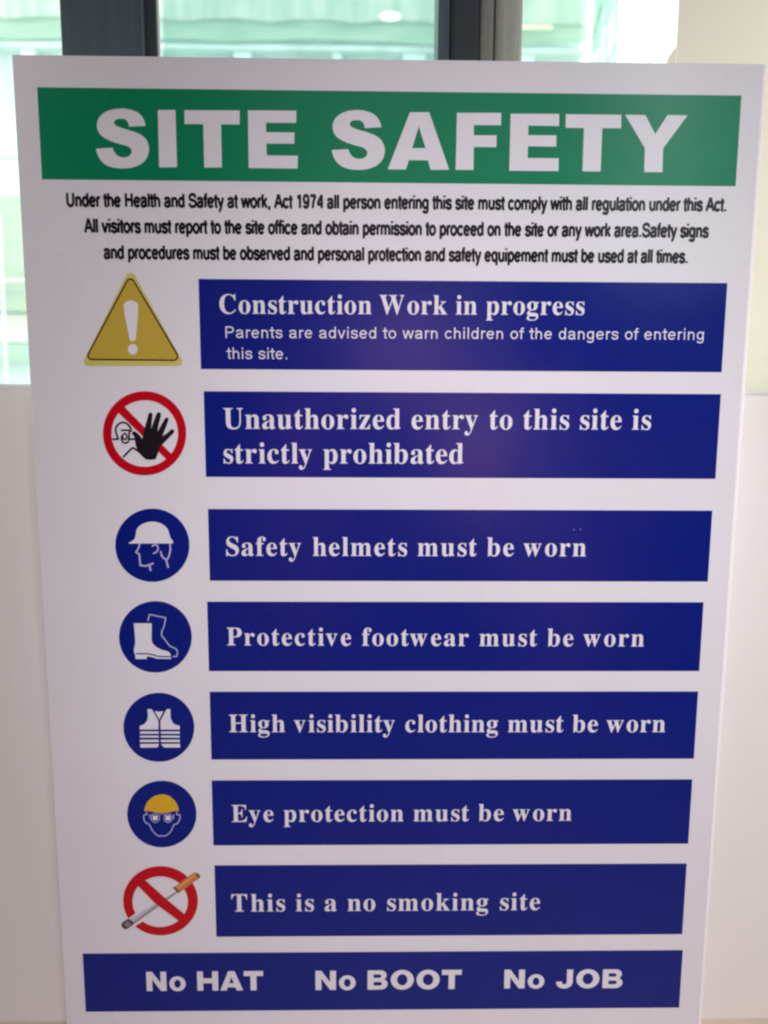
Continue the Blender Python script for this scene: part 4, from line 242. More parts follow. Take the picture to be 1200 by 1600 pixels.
"b":[556,[64,-17,64,578,63,606,60,626,55,638,46,646,31,651,12,654,12,678,206,678,206,415,241,448,282,467,329,474,363,471,394,461,423,445,448,423,469,397,486,365,499,329,506,290,509,247,506,198,496,153,481,112,459,75,433,44,402,19,366,0,328,-11,286,-15,242,-9,198,10,156,42,79,-17,272,21,304,27,328,44,345,73,356,115,363,170,365,238,363,294,356,339,344,374,327,398,304,412,274,417,259,415,245,410,231,402,219,390,211,376,206,360,206,102,213,57,235,30],[7,9,8,7,6,9,6,5,9,5,4,9,4,10,9,3,10,4,2,10,3,1,10,2,0,10,1,12,14,13,12,15,14,11,15,12,11,16,15,10,16,11,10,17,16,10,48,17,48,18,17,10,49,48,47,18,48,10,50,49,0,53,10,53,52,10,52,51,10,51,50,10,46,18,47,45,18,46,45,19,18,0,54,53,44,19,45,44,20,19,0,55,54,43,20,44,43,21,20,42,21,43,42,22,21,42,23,22,41,23,42,41,24,23,40,24,41,40,25,24,39,25,40,39,26,25,0,34,55,34,56,55,39,27,26,38,27,39,34,57,56,38,28,27,37,28,38,0,35,34,33,57,34,33,36,57,36,28,37,33,28,36,33,29,28,32,29,33,32,30,29,31,30,32]],
"c":[444,[232,-15,195,-12,161,-1,129,16,100,39,76,68,56,101,41,139,32,179,29,223,32,270,43,313,60,353,82,388,110,417,143,442,179,460,218,471,260,475,305,472,342,461,373,444,395,421,409,395,413,365,411,348,406,333,397,321,384,311,369,306,352,304,319,312,299,335,292,373,292,378,292,384,293,389,294,394,294,399,294,404,289,425,275,438,252,442,205,424,176,370,167,279,171,212,183,157,204,114,232,82,265,63,304,57,339,63,372,79,404,107,424,90,369,32,305,-3],[17,19,18,17,20,19,16,20,17,16,21,20,15,21,16,15,42,21,42,22,21,14,42,15,14,43,42,41,22,42,40,22,41,39,22,40,14,44,43,39,23,22,13,44,14,38,23,39,37,23,38,37,24,23,36,24,37,35,24,36,12,44,13,34,24,35,33,24,34,32,24,33,12,45,44,32,25,24,11,45,12,32,26,25,31,26,32,31,27,26,31,28,27,10,45,11,30,28,31,30,29,28,10,46,45,9,46,10,8,46,9,8,47,46,7,47,8,7,48,47,6,48,7,6,49,48,53,55,54,5,49,6,53,56,55,5,50,49,52,56,53,4,50,5,4,51,50,51,56,52,4,56,51,3,56,4,3,57,56,2,57,3,1,57,2,1,0,57]],
"d":[556,[208,-15,175,-12,144,-1,116,16,90,38,69,66,52,99,39,136,32,176,29,219,32,268,40,313,54,354,72,389,94,419,121,443,151,460,183,470,217,474,261,468,299,449,332,417,332,597,330,616,325,630,316,641,303,648,285,652,262,654,262,678,475,678,475,112,476,90,479,73,484,61,492,52,506,45,526,41,526,16,469,13,404,2,332,-15,332,58,300,17,258,-7,255,42,270,44,285,51,301,62,314,76,325,93,332,113,332,360,327,376,319,390,307,402,292,411,276,416,259,418,231,413,209,398,194,372,183,335,177,287,175,228,177,171,183,124,193,87,208,62,229,47],[28,30,29,28,27,30,27,26,30,26,25,30,25,24,30,24,23,30,23,31,30,22,31,23,21,31,22,17,19,18,16,19,17,16,20,19,15,20,16,15,21,20,14,58,15,58,21,15,13,58,14,13,59,58,57,21,58,57,56,21,56,55,21,55,54,21,54,53,21,53,31,21,13,60,59,13,61,60,12,61,13,52,31,53,12,62,61,51,31,52,11,62,12,11,63,62,10,63,11,10,64,63,9,64,10,9,65,64,8,65,9,7,65,8,7,66,65,6,66,7,6,67,66,50,31,51,50,32,31,5,67,6,49,32,50,49,33,32,5,68,67,48,33,49,48,34,33,4,68,5,4,69,68,47,42,48,42,34,48,42,35,34,47,43,42,41,35,42,41,36,35,46,43,47,4,45,69,41,37,36,45,43,46,4,43,45,41,40,37,40,39,37,39,38,37,3,43,4,3,44,43,2,44,3,1,44,2,1,0,44]],
"e":[444,[229,-15,192,-12,157,-1,126,16,98,39,74,67,55,102,41,142,32,186,29,234,32,279,41,320,56,358,76,391,101,420,130,443,162,460,197,471,234,474,287,468,333,449,371,417,399,374,415,321,421,258,421,247,174,247,189,145,230,83,297,63,335,70,370,92,402,128,424,108,370,40,305,-1,173,286,300,286,300,320,299,358,294,389,288,413,277,429,261,439,240,442,203,427,180,380,173,303],[17,19,18,16,19,17,16,20,19,15,20,16,15,44,20,44,43,20,43,21,20,14,44,15,14,45,44,42,21,43,41,21,42,14,46,45,13,46,14,41,22,21,40,22,41,12,46,13,39,22,40,12,47,46,39,23,22,38,23,39,11,47,12,38,24,23,10,47,11,37,24,38,10,36,47,10,37,36,10,24,37,9,26,10,26,24,10,26,25,24,9,27,26,8,27,9,7,27,8,7,28,27,6,28,7,31,33,32,31,34,33,5,28,6,30,34,31,5,29,28,29,34,30,4,29,5,4,34,29,4,35,34,3,35,4,2,35,3,2,0,35,1,0,2]],
"f":[333,[22,0,22,24,38,26,50,29,59,33,66,38,71,44,74,52,76,63,78,82,78,109,78,412,24,412,24,462,78,462,78,526,83,575,99,616,126,649,162,673,206,687,259,692,298,689,331,679,357,664,376,643,388,620,392,595,390,575,384,559,375,546,363,537,349,531,334,529,317,531,303,535,291,544,282,554,277,567,275,582,276,596,280,610,287,626,288,628,290,631,292,635,293,639,294,642,294,644,291,653,282,658,268,660,250,658,237,651,229,640,224,625,221,605,220,581,220,462,303,462,303,412,220,412,220,97,222,70,227,51,235,38,249,30,269,26,297,24,297,0],[20,22,21,20,23,22,19,23,20,19,24,23,18,51,19,51,24,19,51,50,24,50,25,24,18,52,51,49,25,50,18,53,52,48,25,49,18,54,53,17,54,18,47,25,48,47,26,25,46,26,47,17,55,54,45,26,46,44,26,45,43,26,44,42,26,43,41,26,42,17,56,55,41,27,26,16,56,17,40,27,41,16,57,56,39,27,40,39,28,27,38,28,39,16,58,57,38,29,28,15,58,16,37,29,38,37,30,29,36,30,37,36,31,30,35,31,36,35,32,31,34,32,35,34,33,32,14,58,15,12,14,13,12,58,14,12,59,58,12,60,59,11,60,12,10,61,11,61,60,11,10,62,61,9,62,10,9,63,62,8,63,9,8,64,63,7,64,8,6,64,7,6,65,64,5,65,6,5,66,65,4,66,5,3,66,4,3,67,66,2,67,3,1,67,2,1,68,67,0,68,1,0,69,68]],
"g":[500,[217,-209,158,-206,109,-197,71,-181,43,-160,27,-137,21,-111,30,-81,57,-57,102,-38,65,-15,42,13,35,45,38,69,47,90,63,110,85,128,115,146,152,164,86,200,46,251,33,316,36,346,45,374,59,399,79,420,102,439,131,454,162,465,197,472,234,474,273,472,310,465,347,453,472,453,472,399,399,399,418,369,430,337,434,303,431,275,424,249,411,225,394,204,373,186,348,172,320,161,289,155,256,153,249,153,241,153,234,154,226,155,218,155,211,155,195,153,180,149,168,141,158,130,152,119,150,106,157,88,177,77,210,73,261,73,310,72,351,67,386,60,413,50,435,36,451,19,461,-2,468,-26,470,-55,463,-100,441,-137,406,-168,356,-191,293,-204,234,185,256,189,272,199,284,217,291,242,296,274,297,314,296,354,291,386,284,411,272,428,256,439,234,442,213,439,196,428,185,411,176,386,172,354,170,314,172,274,176,242,185,217,196,199,213,189,239,-173,324,-165,375,-140,392,-98,390,-82,383,-70,371,-62,354,-56,332,-52,305,-51,144,-51,125,-68,113,-87,109,-108,113,-125,123,-140,141,-154,166,-165,198,-171],[29,31,30,28,31,29,28,32,31,27,32,28,27,33,32,26,33,27,26,34,33,26,91,34,91,90,34,90,35,34,26,92,91,25,92,26,25,93,92,89,35,90,25,94,93,88,35,89,24,94,25,24,95,94,87,36,88,36,35,88,87,37,36,23,95,24,86,37,87,23,96,95,22,96,23,86,38,37,22,97,96,85,38,86,21,97,22,85,39,38,20,97,21,20,98,97,84,39,85,84,40,39,84,41,40,20,99,98,83,41,84,19,99,20,83,42,41,19,100,99,82,42,83,82,43,42,19,101,100,81,43,82,81,44,43,18,101,19,18,102,101,80,44,81,18,79,102,79,44,80,79,45,44,18,45,79,18,46,45,17,54,18,54,46,18,54,47,46,54,53,47,53,52,47,52,48,47,17,55,54,51,48,52,50,48,51,49,48,50,17,56,55,17,57,56,16,57,17,16,58,57,16,59,58,15,59,16,15,60,59,14,60,15,14,61,60,13,61,14,13,62,61,13,63,62,13,64,63,13,65,64,13,66,65,12,66,13,12,67,66,12,68,67,12,69,68,11,69,12,11,70,69,11,71,70,10,71,11,10,72,71,9,72,10,9,73,72,8,113,9,113,112,9,112,73,9,8,114,113,111,73,112,110,73,111,110,109,73,109,74,73,7,114,8,108,74,109,7,115,114,107,74,108,6,115,7,106,74,107,6,116,115,105,74,106,105,75,74,6,117,116,5,117,6,5,118,117,4,118,5,105,76,75,104,76,105,4,119,118,4,120,119,3,120,4,3,121,120,103,76,104,103,77,76,3,103,121,3,77,103,2,77,3,2,78,77,1,78,2,1,0,78]],
"h":[556,[27,0,27,24,44,26,58,31,67,38,73,49,77,64,78,83,78,594,77,613,74,628,68,639,59,647,46,652,28,655,28,678,220,678,220,397,261,440,308,465,362,474,434,456,478,403,492,315,492,83,493,64,496,49,502,39,511,31,524,26,541,24,541,0,301,0,301,24,308,24,331,31,345,50,350,83,350,323,349,348,346,368,341,384,333,395,320,402,302,404,272,398,245,380,220,350,220,83,221,64,224,49,230,39,238,31,251,26,268,24,268,0],[14,16,15,14,13,16,13,12,16,12,11,16,11,17,16,10,17,11,9,17,10,8,17,9,7,17,8,19,21,20,18,21,19,18,22,21,17,44,18,44,22,18,17,45,44,43,22,44,43,23,22,42,23,43,17,46,45,7,47,17,47,46,17,41,23,42,40,23,41,39,23,40,7,48,47,38,23,39,37,23,38,37,24,23,6,48,7,6,49,48,36,24,37,36,25,24,6,50,49,36,26,25,5,50,6,35,26,36,5,51,50,35,27,26,4,51,5,4,52,51,35,28,27,3,52,4,3,53,52,35,29,28,2,53,3,34,29,35,2,54,53,34,30,29,1,54,2,0,54,1,0,55,54,32,34,33,32,30,34,32,31,30]],
"i":[278,[27,0,27,24,45,26,58,31,68,38,73,48,77,63,78,83,78,375,77,397,74,413,70,424,61,431,48,435,30,437,31,462,221,462,221,83,222,64,225,50,230,39,238,32,251,27,268,24,268,0,150,539,130,541,112,549,97,561,85,576,77,594,75,614,77,634,85,652,97,668,112,680,130,688,150,690,170,688,188,680,204,668,215,652,223,634,225,614,223,594,215,576,203,561,187,549,170,541],[36,38,37,35,38,36,35,39,38,34,39,35,34,40,39,33,40,34,33,41,40,32,41,33,32,42,41,31,42,32,31,43,42,30,43,31,30,44,43,29,44,30,29,45,44,28,45,29,28,46,45,27,46,28,27,47,46,26,47,27,26,48,47,25,48,26,14,16,15,14,13,16,13,12,16,12,11,16,11,17,16,10,17,11,9,17,10,8,17,9,7,17,8,6,17,7,6,18,17,6,19,18,5,19,6,5,20,19,4,20,5,4,21,20,3,21,4,3,22,21,2,22,3,2,23,22,1,23,2,0,23,1,0,24,23]],
"k":[556,[26,0,26,24,44,27,58,31,68,39,73,49,77,64,78,83,78,592,77,613,74,629,70,640,62,647,49,652,30,654,31,678,220,678,220,251,338,369,352,385,360,400,363,414,357,427,340,434,311,437,306,437,306,462,514,462,514,437,477,430,442,413,409,387,331,311,515,51,528,36,543,27,560,24,560,0,314,0,314,24,323,24,341,27,352,34,356,47,355,55,351,63,345,73,242,219,220,200,220,83,221,64,224,50,230,39,238,32,251,27,268,24,268,0],[14,16,15,14,13,16,13,12,16,12,11,16,11,10,16,10,17,16,9,17,10,8,17,9,7,17,8,25,27,26,25,28,27,24,28,25,23,28,24,23,29,28,22,29,23,22,30,29,21,30,22,20,30,21,20,31,30,19,31,20,19,32,31,18,32,19,17,32,18,17,33,32,7,47,17,47,33,17,7,48,47,46,33,47,7,49,48,6,49,7,6,50,49,45,33,46,6,51,50,5,51,6,44,33,45,43,33,44,43,34,33,5,52,51,4,52,5,42,34,43,4,53,52,3,53,4,42,35,34,41,35,42,3,54,53,2,54,3,41,36,35,2,55,54,40,36,41,1,55,2,0,55,1,0,56,55,38,40,39,38,36,40,38,37,36]],
"l":[278,[27,0,27,24,45,26,58,31,68,38,73,48,77,63,78,83,78,592,77,612,74,628,70,639,62,647,49,652,30,654,30,678,221,678,221,83,222,64,225,50,230,39,238,32,251,27,268,24,268,0],[14,16,15,14,13,16,13,12,16,12,11,16,11,10,16,10,17,16,9,17,10,8,17,9,7,17,8,6,17,7,6,18,17,6,19,18,5,19,6,5,20,19,4,20,5,4,21,20,3,21,4,3,22,21,2,22,3,2,23,22,1,23,2,0,23,1,0,24,23]],
"m":[833,[27,0,27,24,44,26,58,31,67,38,73,49,77,64,78,83,78,377,77,396,74,411,68,423,59,431,46,436,28,438,28,462,218,462,218,394,258,438,303,465,353,474,412,465,453,436,477,389,519,436,567,465,622,474,693,456,736,403,750,315,750,83,751,64,754,49,760,39,768,31,781,26,798,24,798,0,562,0,562,24,579,26,591,31,600,39,606,50,609,65,610,83,610,323,609,348,606,368,601,384,593,395,580,402,562,404,534,398,507,381,483,353,483,83,484,65,487,50,493,39,501,31,513,26,530,24,530,0,297,0,297,24,314,26,326,31,335,39,341,50,344,65,345,83,345,323,344,348,341,368,336,384,328,395,315,402,297,404,267,398,241,380,218,350,218,83,219,65,222,50,227,40,235,32,247,27,264,24,264,0],[19,21,20,25,27,26,18,21,19,24,27,25,18,22,21,14,16,15,14,13,16,13,17,16,24,28,27,17,22,18,23,52,24,52,28,24,17,78,22,78,23,22,12,17,13,11,17,12,10,17,11,9,17,10,17,79,78,77,23,78,23,53,52,51,28,52,51,29,28,50,29,51,76,23,77,23,54,53,17,80,79,8,17,9,49,29,50,75,23,76,8,80,17,75,54,23,48,29,49,74,54,75,74,55,54,8,81,80,7,81,8,47,29,48,73,55,74,73,56,55,7,82,81,46,29,47,72,56,73,71,56,72,45,29,46,45,30,29,6,82,7,6,83,82,70,56,71,70,57,56,44,30,45,44,31,30,6,84,83,69,57,70,69,58,57,43,31,44,43,32,31,5,84,6,5,85,84,68,58,69,42,32,43,68,59,58,42,33,32,4,85,5,4,86,85,67,59,68,67,60,59,41,33,42,41,34,33,3,86,4,3,87,86,67,61,60,66,61,67,40,34,41,40,35,34,2,87,3,2,88,87,65,61,66,65,62,61,39,35,40,39,36,35,1,88,2,0,88,1,0,89,88,64,62,65,64,63,62,38,36,39,38,37,36]],
"n":[556,[27,0,27,24,44,26,58,31,67,38,73,49,77,64,78,83,78,377,77,396,74,411,68,423,59,431,46,436,28,438,28,462,220,462,220,398,260,440,308,466,362,474,434,456,478,403,492,315,492,83,493,64,496,49,502,39,511,31,524,26,541,24,541,0,301,0,301,24,308,24,331,31,345,50,350,83,350,323,349,348,346,368,341,384,333,395,320,402,302,404,272,398,245,380,220,350,220,83,221,64,224,49,230,39,238,31,251,26,268,24,268,0],[19,21,20,18,21,19,14,16,15,14,13,16,13,17,16,18,22,21,17,44,18,44,22,18,12,17,13,11,17,12,10,17,11,9,17,10,17,45,44,43,22,44,43,23,22,42,23,43,9,45,17,9,46,45,8,46,9,41,23,42,40,23,41,8,47,46,7,47,8,39,23,40,7,48,47,38,23,39,37,23,38,37,24,23,6,48,7,6,49,48,36,24,37,36,25,24,6,50,49,36,26,25,5,50,6,35,26,36,5,51,50,35,27,26,4,51,5,4,52,51,35,28,27,3,52,4,3,53,52,35,29,28,2,53,3,34,29,35,2,54,53,34,30,29,1,54,2,0,54,1,0,55,54,32,34,33,32,30,34,32,31,30]],
"o":[500,[251,-15,209,-11,170,-1,135,17,103,41,77,70,56,105,40,143,31,185,28,229,31,275,40,317,56,356,77,390,103,419,135,443,170,460,208,470,250,474,292,471,330,460,365,443,396,420,422,391,444,357,459,318,469,276,472,229,469,183,459,141,444,102,422,68,396,39,366,16,331,-1,293,-12,251,17,276,22,296,35,311,58,316,74,321,95,324,121,325,152,327,188,327,229,325,307,319,365,309,403,295,426,275,440,251,445,225,440,205,426,191,403,182,365,176,307,174,230,174,189,176,153,178,122,181,95,186,74,191,58,206,35,226,22],[17,19,18,17,20,19,16,20,17,16,21,20,15,51,16,51,21,16,15,52,51,50,21,51,50,22,21,14,52,15,14,53,52,49,22,50,14,54,53,48,22,49,48,23,22,13,54,14,13,55,54,47,23,48,47,24,23,12,55,13,46,24,47,12,56,55,46,25,24,11,56,12,46,26,25,10,56,11,10,57,56,45,26,46,45,27,26,9,57,10,9,58,57,8,58,9,44,27,45,44,28,27,8,59,58,43,28,44,7,59,8,43,29,28,7,60,59,42,29,43,6,60,7,42,30,29,6,61,60,41,30,42,5,61,6,41,31,30,5,62,61,40,31,41,5,63,62,39,31,40,4,63,5,39,32,31,4,64,63,38,32,39,3,64,4,38,33,32,3,65,64,37,33,38,3,36,65,36,33,37,2,36,3,2,33,36,2,34,33,1,34,2,1,35,34,0,35,1]],
"p":[556,[26,-207,26,-184,40,-183,51,-179,60,-175,67,-168,72,-160,75,-150,77,-137,78,-119,78,-95,78,362,77,389,74,409,69,422,61,429,47,435,29,439,29,462,213,462,213,391,247,438,291,466,343,475,377,472,408,461,436,444,461,421,482,393,499,360,511,322,519,282,521,238,518,191,511,148,498,108,481,72,459,42,434,18,404,-1,373,-11,338,-15,292,-8,253,13,220,48,220,-86,221,-111,223,-131,226,-147,231,-159,239,-169,249,-175,261,-179,276,-182,294,-183,294,-207,291,42,319,47,340,62,356,88,367,125,374,172,376,230,374,286,368,332,359,369,345,394,324,409,296,414,267,407,242,386,220,350,220,102,238,69,262,49],[22,24,23,22,25,24,21,25,22,17,19,18,17,16,19,16,20,19,21,26,25,21,27,26,20,69,21,69,68,21,68,27,21,15,20,16,14,20,15,13,20,14,68,28,27,67,28,68,66,28,67,12,20,13,20,70,69,65,28,66,65,29,28,12,70,20,11,70,12,11,71,70,64,29,65,10,71,11,64,30,29,10,72,71,63,30,64,63,31,30,62,31,63,62,32,31,62,33,32,61,33,62,61,34,33,60,34,61,60,35,34,59,35,60,59,36,35,10,73,72,58,36,59,58,37,36,10,44,73,44,74,73,57,37,58,44,56,74,10,45,44,43,56,44,56,37,57,43,37,56,43,38,37,43,39,38,42,39,43,42,40,39,41,40,42,10,46,45,9,46,10,9,47,46,8,47,9,8,48,47,7,48,8,7,49,48,6,49,7,6,50,49,5,50,6,4,50,5,4,51,50,3,51,4,3,52,51,3,53,52,2,53,3,2,54,53,1,54,2,1,55,54,0,55,1]],
"r":[444,[27,0,27,24,45,26,58,31,68,38,73,48,77,63,78,83,78,375,77,397,74,414,69,425,61,431,48,435,30,437,31,462,217,462,217,375,235,405,256,429,279,449,302,463,325,471,347,474,373,472,394,464,410,453,422,437,429,418,431,396,429,378,423,362,414,349,401,339,386,333,369,331,353,332,340,337,331,344,322,352,315,362,308,372,301,380,292,385,281,387,267,384,254,375,241,360,230,339,224,315,222,286,222,83,224,63,228,48,237,38,249,31,269,26,294,24,294,0],[22,24,23,22,25,24,21,25,22,21,26,25,20,26,21,14,16,15,14,13,16,13,12,16,12,17,16,20,27,26,19,27,20,19,28,27,11,17,12,18,28,19,10,17,11,18,29,28,9,17,10,17,44,18,44,29,18,8,17,9,44,30,29,17,45,44,43,30,44,42,30,43,17,46,45,41,30,42,41,31,30,7,17,8,7,47,17,47,46,17,40,31,41,40,32,31,39,32,40,7,48,47,38,32,39,38,33,32,37,33,38,7,49,48,37,34,33,36,34,37,36,35,34,7,50,49,7,51,50,6,51,7,6,52,51,5,52,6,5,53,52,4,53,5,4,54,53,3,54,4,3,55,54,2,55,3,2,56,55,1,56,2,1,57,56,0,57,1,0,58,57]],
"s":[389,[225,-15,197,-12,165,-4,129,9,123,11,116,13,109,13,95,10,84,1,76,-13,53,-13,53,157,79,157,91,118,107,85,129,58,154,38,181,26,209,22,232,24,251,30,266,40,277,53,284,68,286,87,280,113,262,136,232,156,159,193,127,211,101,231,81,252,67,275,58,300,55,328,60,368,73,403,97,433,128,456,165,470,210,475,221,475,234,473,247,471,262,467,278,463,296,458,299,457,303,456,307,456,311,455,314,454,317,454,327,456,336,463,343,475,363,475,363,330,340,330,328,363,312,391,293,413,271,428,247,438,222,441,202,439,186,434,173,426,164,414,158,401,156,386,158,371,163,358,172,346,184,335,199,325,218,315,285,282,316,265,341,246,360,226,373,202,380,174,383,141,378,96,364,58,340,27,307,4,269,-10],[39,41,40,54,56,55,54,57,56,39,42,41,39,43,42,39,44,43,38,44,39,38,45,44,53,57,54,38,46,45,38,47,46,38,48,47,38,49,48,37,49,38,52,57,53,37,50,49,37,51,50,37,52,51,37,64,52,64,63,52,63,62,52,62,61,52,61,60,52,60,57,52,37,65,64,37,66,65,37,67,66,36,67,37,36,68,67,36,69,68,35,69,36,35,70,69,59,57,60,35,71,70,35,72,71,34,72,35,58,57,59,34,73,72,34,74,73,34,75,74,33,75,34,33,76,75,33,77,76,32,77,33,32,78,77,31,78,32,31,79,78,30,79,31,30,80,79,29,80,30,29,81,80,28,81,29,28,82,81,27,82,28,27,83,82,10,12,11,10,13,12,26,83,27,26,84,83,25,84,26,10,14,13,24,84,25,24,85,84,23,85,24,10,15,14,22,85,23,22,86,85,10,7,15,7,16,15,21,86,22,20,86,21,7,6,16,6,17,16,19,86,20,19,87,86,6,18,17,18,87,19,6,87,18,5,87,6,4,87,5,3,87,4,10,8,7,2,87,3,2,88,87,10,9,8,1,88,2,1,0,88]],
"t":[333,[184,-14,148,-11,119,-1,98,16,84,39,75,69,72,106,72,415,30,415,30,446,68,483,102,517,131,550,156,579,176,606,192,631,215,631,215,462,309,462,309,415,215,415,215,122,216,103,218,88,223,76,229,67,238,62,250,60,272,66,291,83,307,111,331,98,294,36,245,-2],[14,16,15,14,17,16,13,17,14,12,17,13,11,17,12,10,17,11,9,17,10,9,18,17,9,19,18,8,19,9,7,19,8,6,20,7,20,19,7,6,21,20,6,22,21,29,31,30,5,22,6,5,23,22,29,32,31,5,24,23,28,32,29,5,25,24,4,25,5,4,26,25,27,32,28,4,27,26,4,32,27,3,32,4,3,33,32,2,33,3,1,33,2,1,0,33]],
"u":[556,[195,-15,153,-11,121,3,97,26,81,57,71,96,68,144,68,369,67,390,64,407,59,421,50,430,36,436,17,438,17,462,211,462,211,110,213,94,217,80,225,69,235,60,248,55,263,53,292,58,318,73,340,98,340,369,339,392,335,409,329,422,319,430,303,436,282,438,282,462,482,462,482,104,483,84,487,68,493,58,503,51,517,46,536,44,536,19,478,15,412,4,340,-15,340,60,322,38,301,20,277,5,251,-6,224,-13],[13,15,14,13,12,15,12,11,15,11,10,15,10,16,15,32,34,33,32,31,34,31,30,34,30,29,34,29,28,34,28,35,34,9,16,10,27,35,28,8,16,9,26,35,27,7,16,8,6,16,7,25,35,26,5,16,6,5,17,16,25,36,35,24,36,25,4,17,5,4,18,17,24,37,36,4,19,18,23,37,24,4,20,19,23,46,37,46,38,37,23,47,46,45,38,46,4,21,20,22,47,23,45,39,38,3,21,4,3,22,21,3,47,22,45,40,39,45,41,40,45,44,41,44,43,41,43,42,41,3,48,47,2,48,3,2,49,48,2,50,49,1,50,2,1,51,50,0,51,1]],
"v":[500,[212,-15,57,369,49,389,41,405,33,419,24,428,12,435,-4,437,-4,462,244,462,244,438,232,438,210,435,196,426,192,411,192,407,193,403,194,399,275,182,351,376,355,389,358,398,359,405,353,423,334,434,303,438,303,462,454,462,454,439,437,434,424,426,414,415,405,401,396,383,387,362,238,-15],[7,9,8,7,11,9,11,10,9,25,27,26,25,28,27,25,29,28,7,12,11,24,29,25,6,12,7,6,13,12,5,13,6,23,29,24,23,30,29,4,13,5,4,14,13,23,31,30,22,31,23,3,14,4,22,32,31,3,15,14,3,16,15,2,16,3,21,32,22,2,17,16,21,33,32,2,18,17,20,33,21,1,18,2,19,33,20,19,34,33,18,34,19,0,18,1,18,35,34,0,35,18]],
"w":[722,[182,-15,25,394,20,406,15,416,9,424,2,430,-6,434,-16,437,-16,462,206,462,206,437,194,436,185,434,178,431,174,426,171,419,170,411,170,406,171,401,172,396,174,390,176,383,178,376,248,189,314,350,299,396,294,411,288,422,282,430,275,434,264,438,250,439,250,462,481,462,481,437,458,433,445,425,440,411,440,408,440,405,441,401,442,396,442,393,443,390,500,210,569,381,573,392,575,401,576,410,575,418,571,425,566,430,557,434,545,437,530,439,530,462,663,462,663,439,650,437,640,432,633,424,626,413,620,400,613,384,453,-15,430,-15,332,293,208,-15],[7,9,8,7,10,9,31,33,32,31,34,33,54,56,55,54,57,56,30,34,31,53,57,54,53,58,57,29,34,30,6,10,7,6,11,10,29,35,34,53,59,58,52,59,53,6,12,11,28,35,29,5,12,6,5,13,12,51,59,52,28,36,35,51,60,59,5,14,13,50,60,51,4,14,5,27,36,28,4,15,14,49,60,50,27,37,36,3,15,4,49,61,60,26,37,27,3,16,15,48,61,49,2,16,3,48,62,61,2,17,16,26,38,37,25,38,26,47,62,48,25,39,38,2,18,17,1,18,2,25,40,39,46,62,47,1,19,18,25,41,40,46,63,62,25,42,41,24,42,25,1,20,19,0,20,1,24,43,42,45,63,46,24,44,43,0,21,20,45,64,63,0,22,21,44,64,45,0,23,22,23,66,24,66,44,24,23,67,66,65,44,66,65,64,44,0,67,23]],
"y":[500,[78,-209,54,-206,33,-199,15,-186,1,-169,-7,-149,-10,-125,-8,-108,-2,-93,7,-79,20,-68,35,-61,53,-59,69,-61,83,-65,95,-73,104,-84,109,-97,111,-113,111,-116,111,-118,111,-121,110,-124,110,-127,110,-130,112,-139,118,-145,128,-147,140,-143,154,-131,170,-110,178,-97,186,-82,193,-66,199,-48,204,-29,209,-7,54,373,48,387,42,399,37,410,31,418,27,424,23,428,16,433,7,436,-5,437,-7,437,-7,462,241,462,241,437,224,436,211,434,202,431,196,426,192,419,191,409,191,405,192,401,193,397,194,392,196,387,198,382,276,177,343,359,347,369,349,379,352,387,353,395,354,402,354,408,353,418,348,426,342,431,332,434,318,436,302,437,302,462,446,462,446,437,433,435,422,429,413,418,404,403,395,384,386,361,241,-36,225,-79,208,-114,193,-143,176,-165,160,-182,142,-195,123,-203,102,-207],[47,49,48,47,50,49,76,78,77,76,79,78,46,50,47,45,50,46,45,51,50,75,79,76,75,80,79,74,80,75,44,51,45,44,52,51,74,81,80,73,81,74,44,53,52,43,53,44,43,54,53,72,81,73,72,82,81,42,54,43,42,55,54,71,82,72,41,55,42,41,56,55,70,82,71,70,83,82,40,56,41,39,56,40,39,57,56,69,83,70,39,58,57,69,84,83,68,84,69,39,59,58,38,59,39,38,60,59,67,84,68,38,61,60,37,61,38,37,62,61,66,84,67,66,85,84,37,63,62,65,85,66,36,63,37,64,85,65,64,86,85,63,86,64,36,86,63,35,86,36,34,86,35,34,87,86,33,87,34,11,13,12,11,14,13,10,14,11,10,15,14,32,87,33,9,15,10,9,16,15,32,88,87,8,16,9,31,88,32,8,17,16,7,17,8,30,88,31,7,18,17,6,18,7,29,88,30,6,19,18,29,89,88,6,20,19,6,21,20,6,22,21,6,23,22,5,23,6,5,24,23,5,25,24,28,89,29,5,26,25,28,90,89,27,90,28,5,27,26,5,90,27,4,90,5,4,91,90,3,91,4,3,92,91,2,92,3,2,93,92,1,93,2,1,94,93,0,94,1]],
"z":[444,[19,0,19,21,250,428,191,428,157,425,129,418,108,405,90,385,76,357,65,322,39,322,47,462,409,462,409,433,187,37,227,37,270,40,305,49,332,65,353,88,372,120,387,160,411,160,399,0],[10,7,11,7,6,11,6,5,11,5,4,11,4,12,11,4,3,12,3,13,12,3,2,13,2,14,13,1,14,2,10,8,7,10,9,8,20,22,21,20,23,22,19,23,20,18,23,19,17,23,18,16,23,17,15,23,16,1,15,14,1,23,15,0,23,1]]}


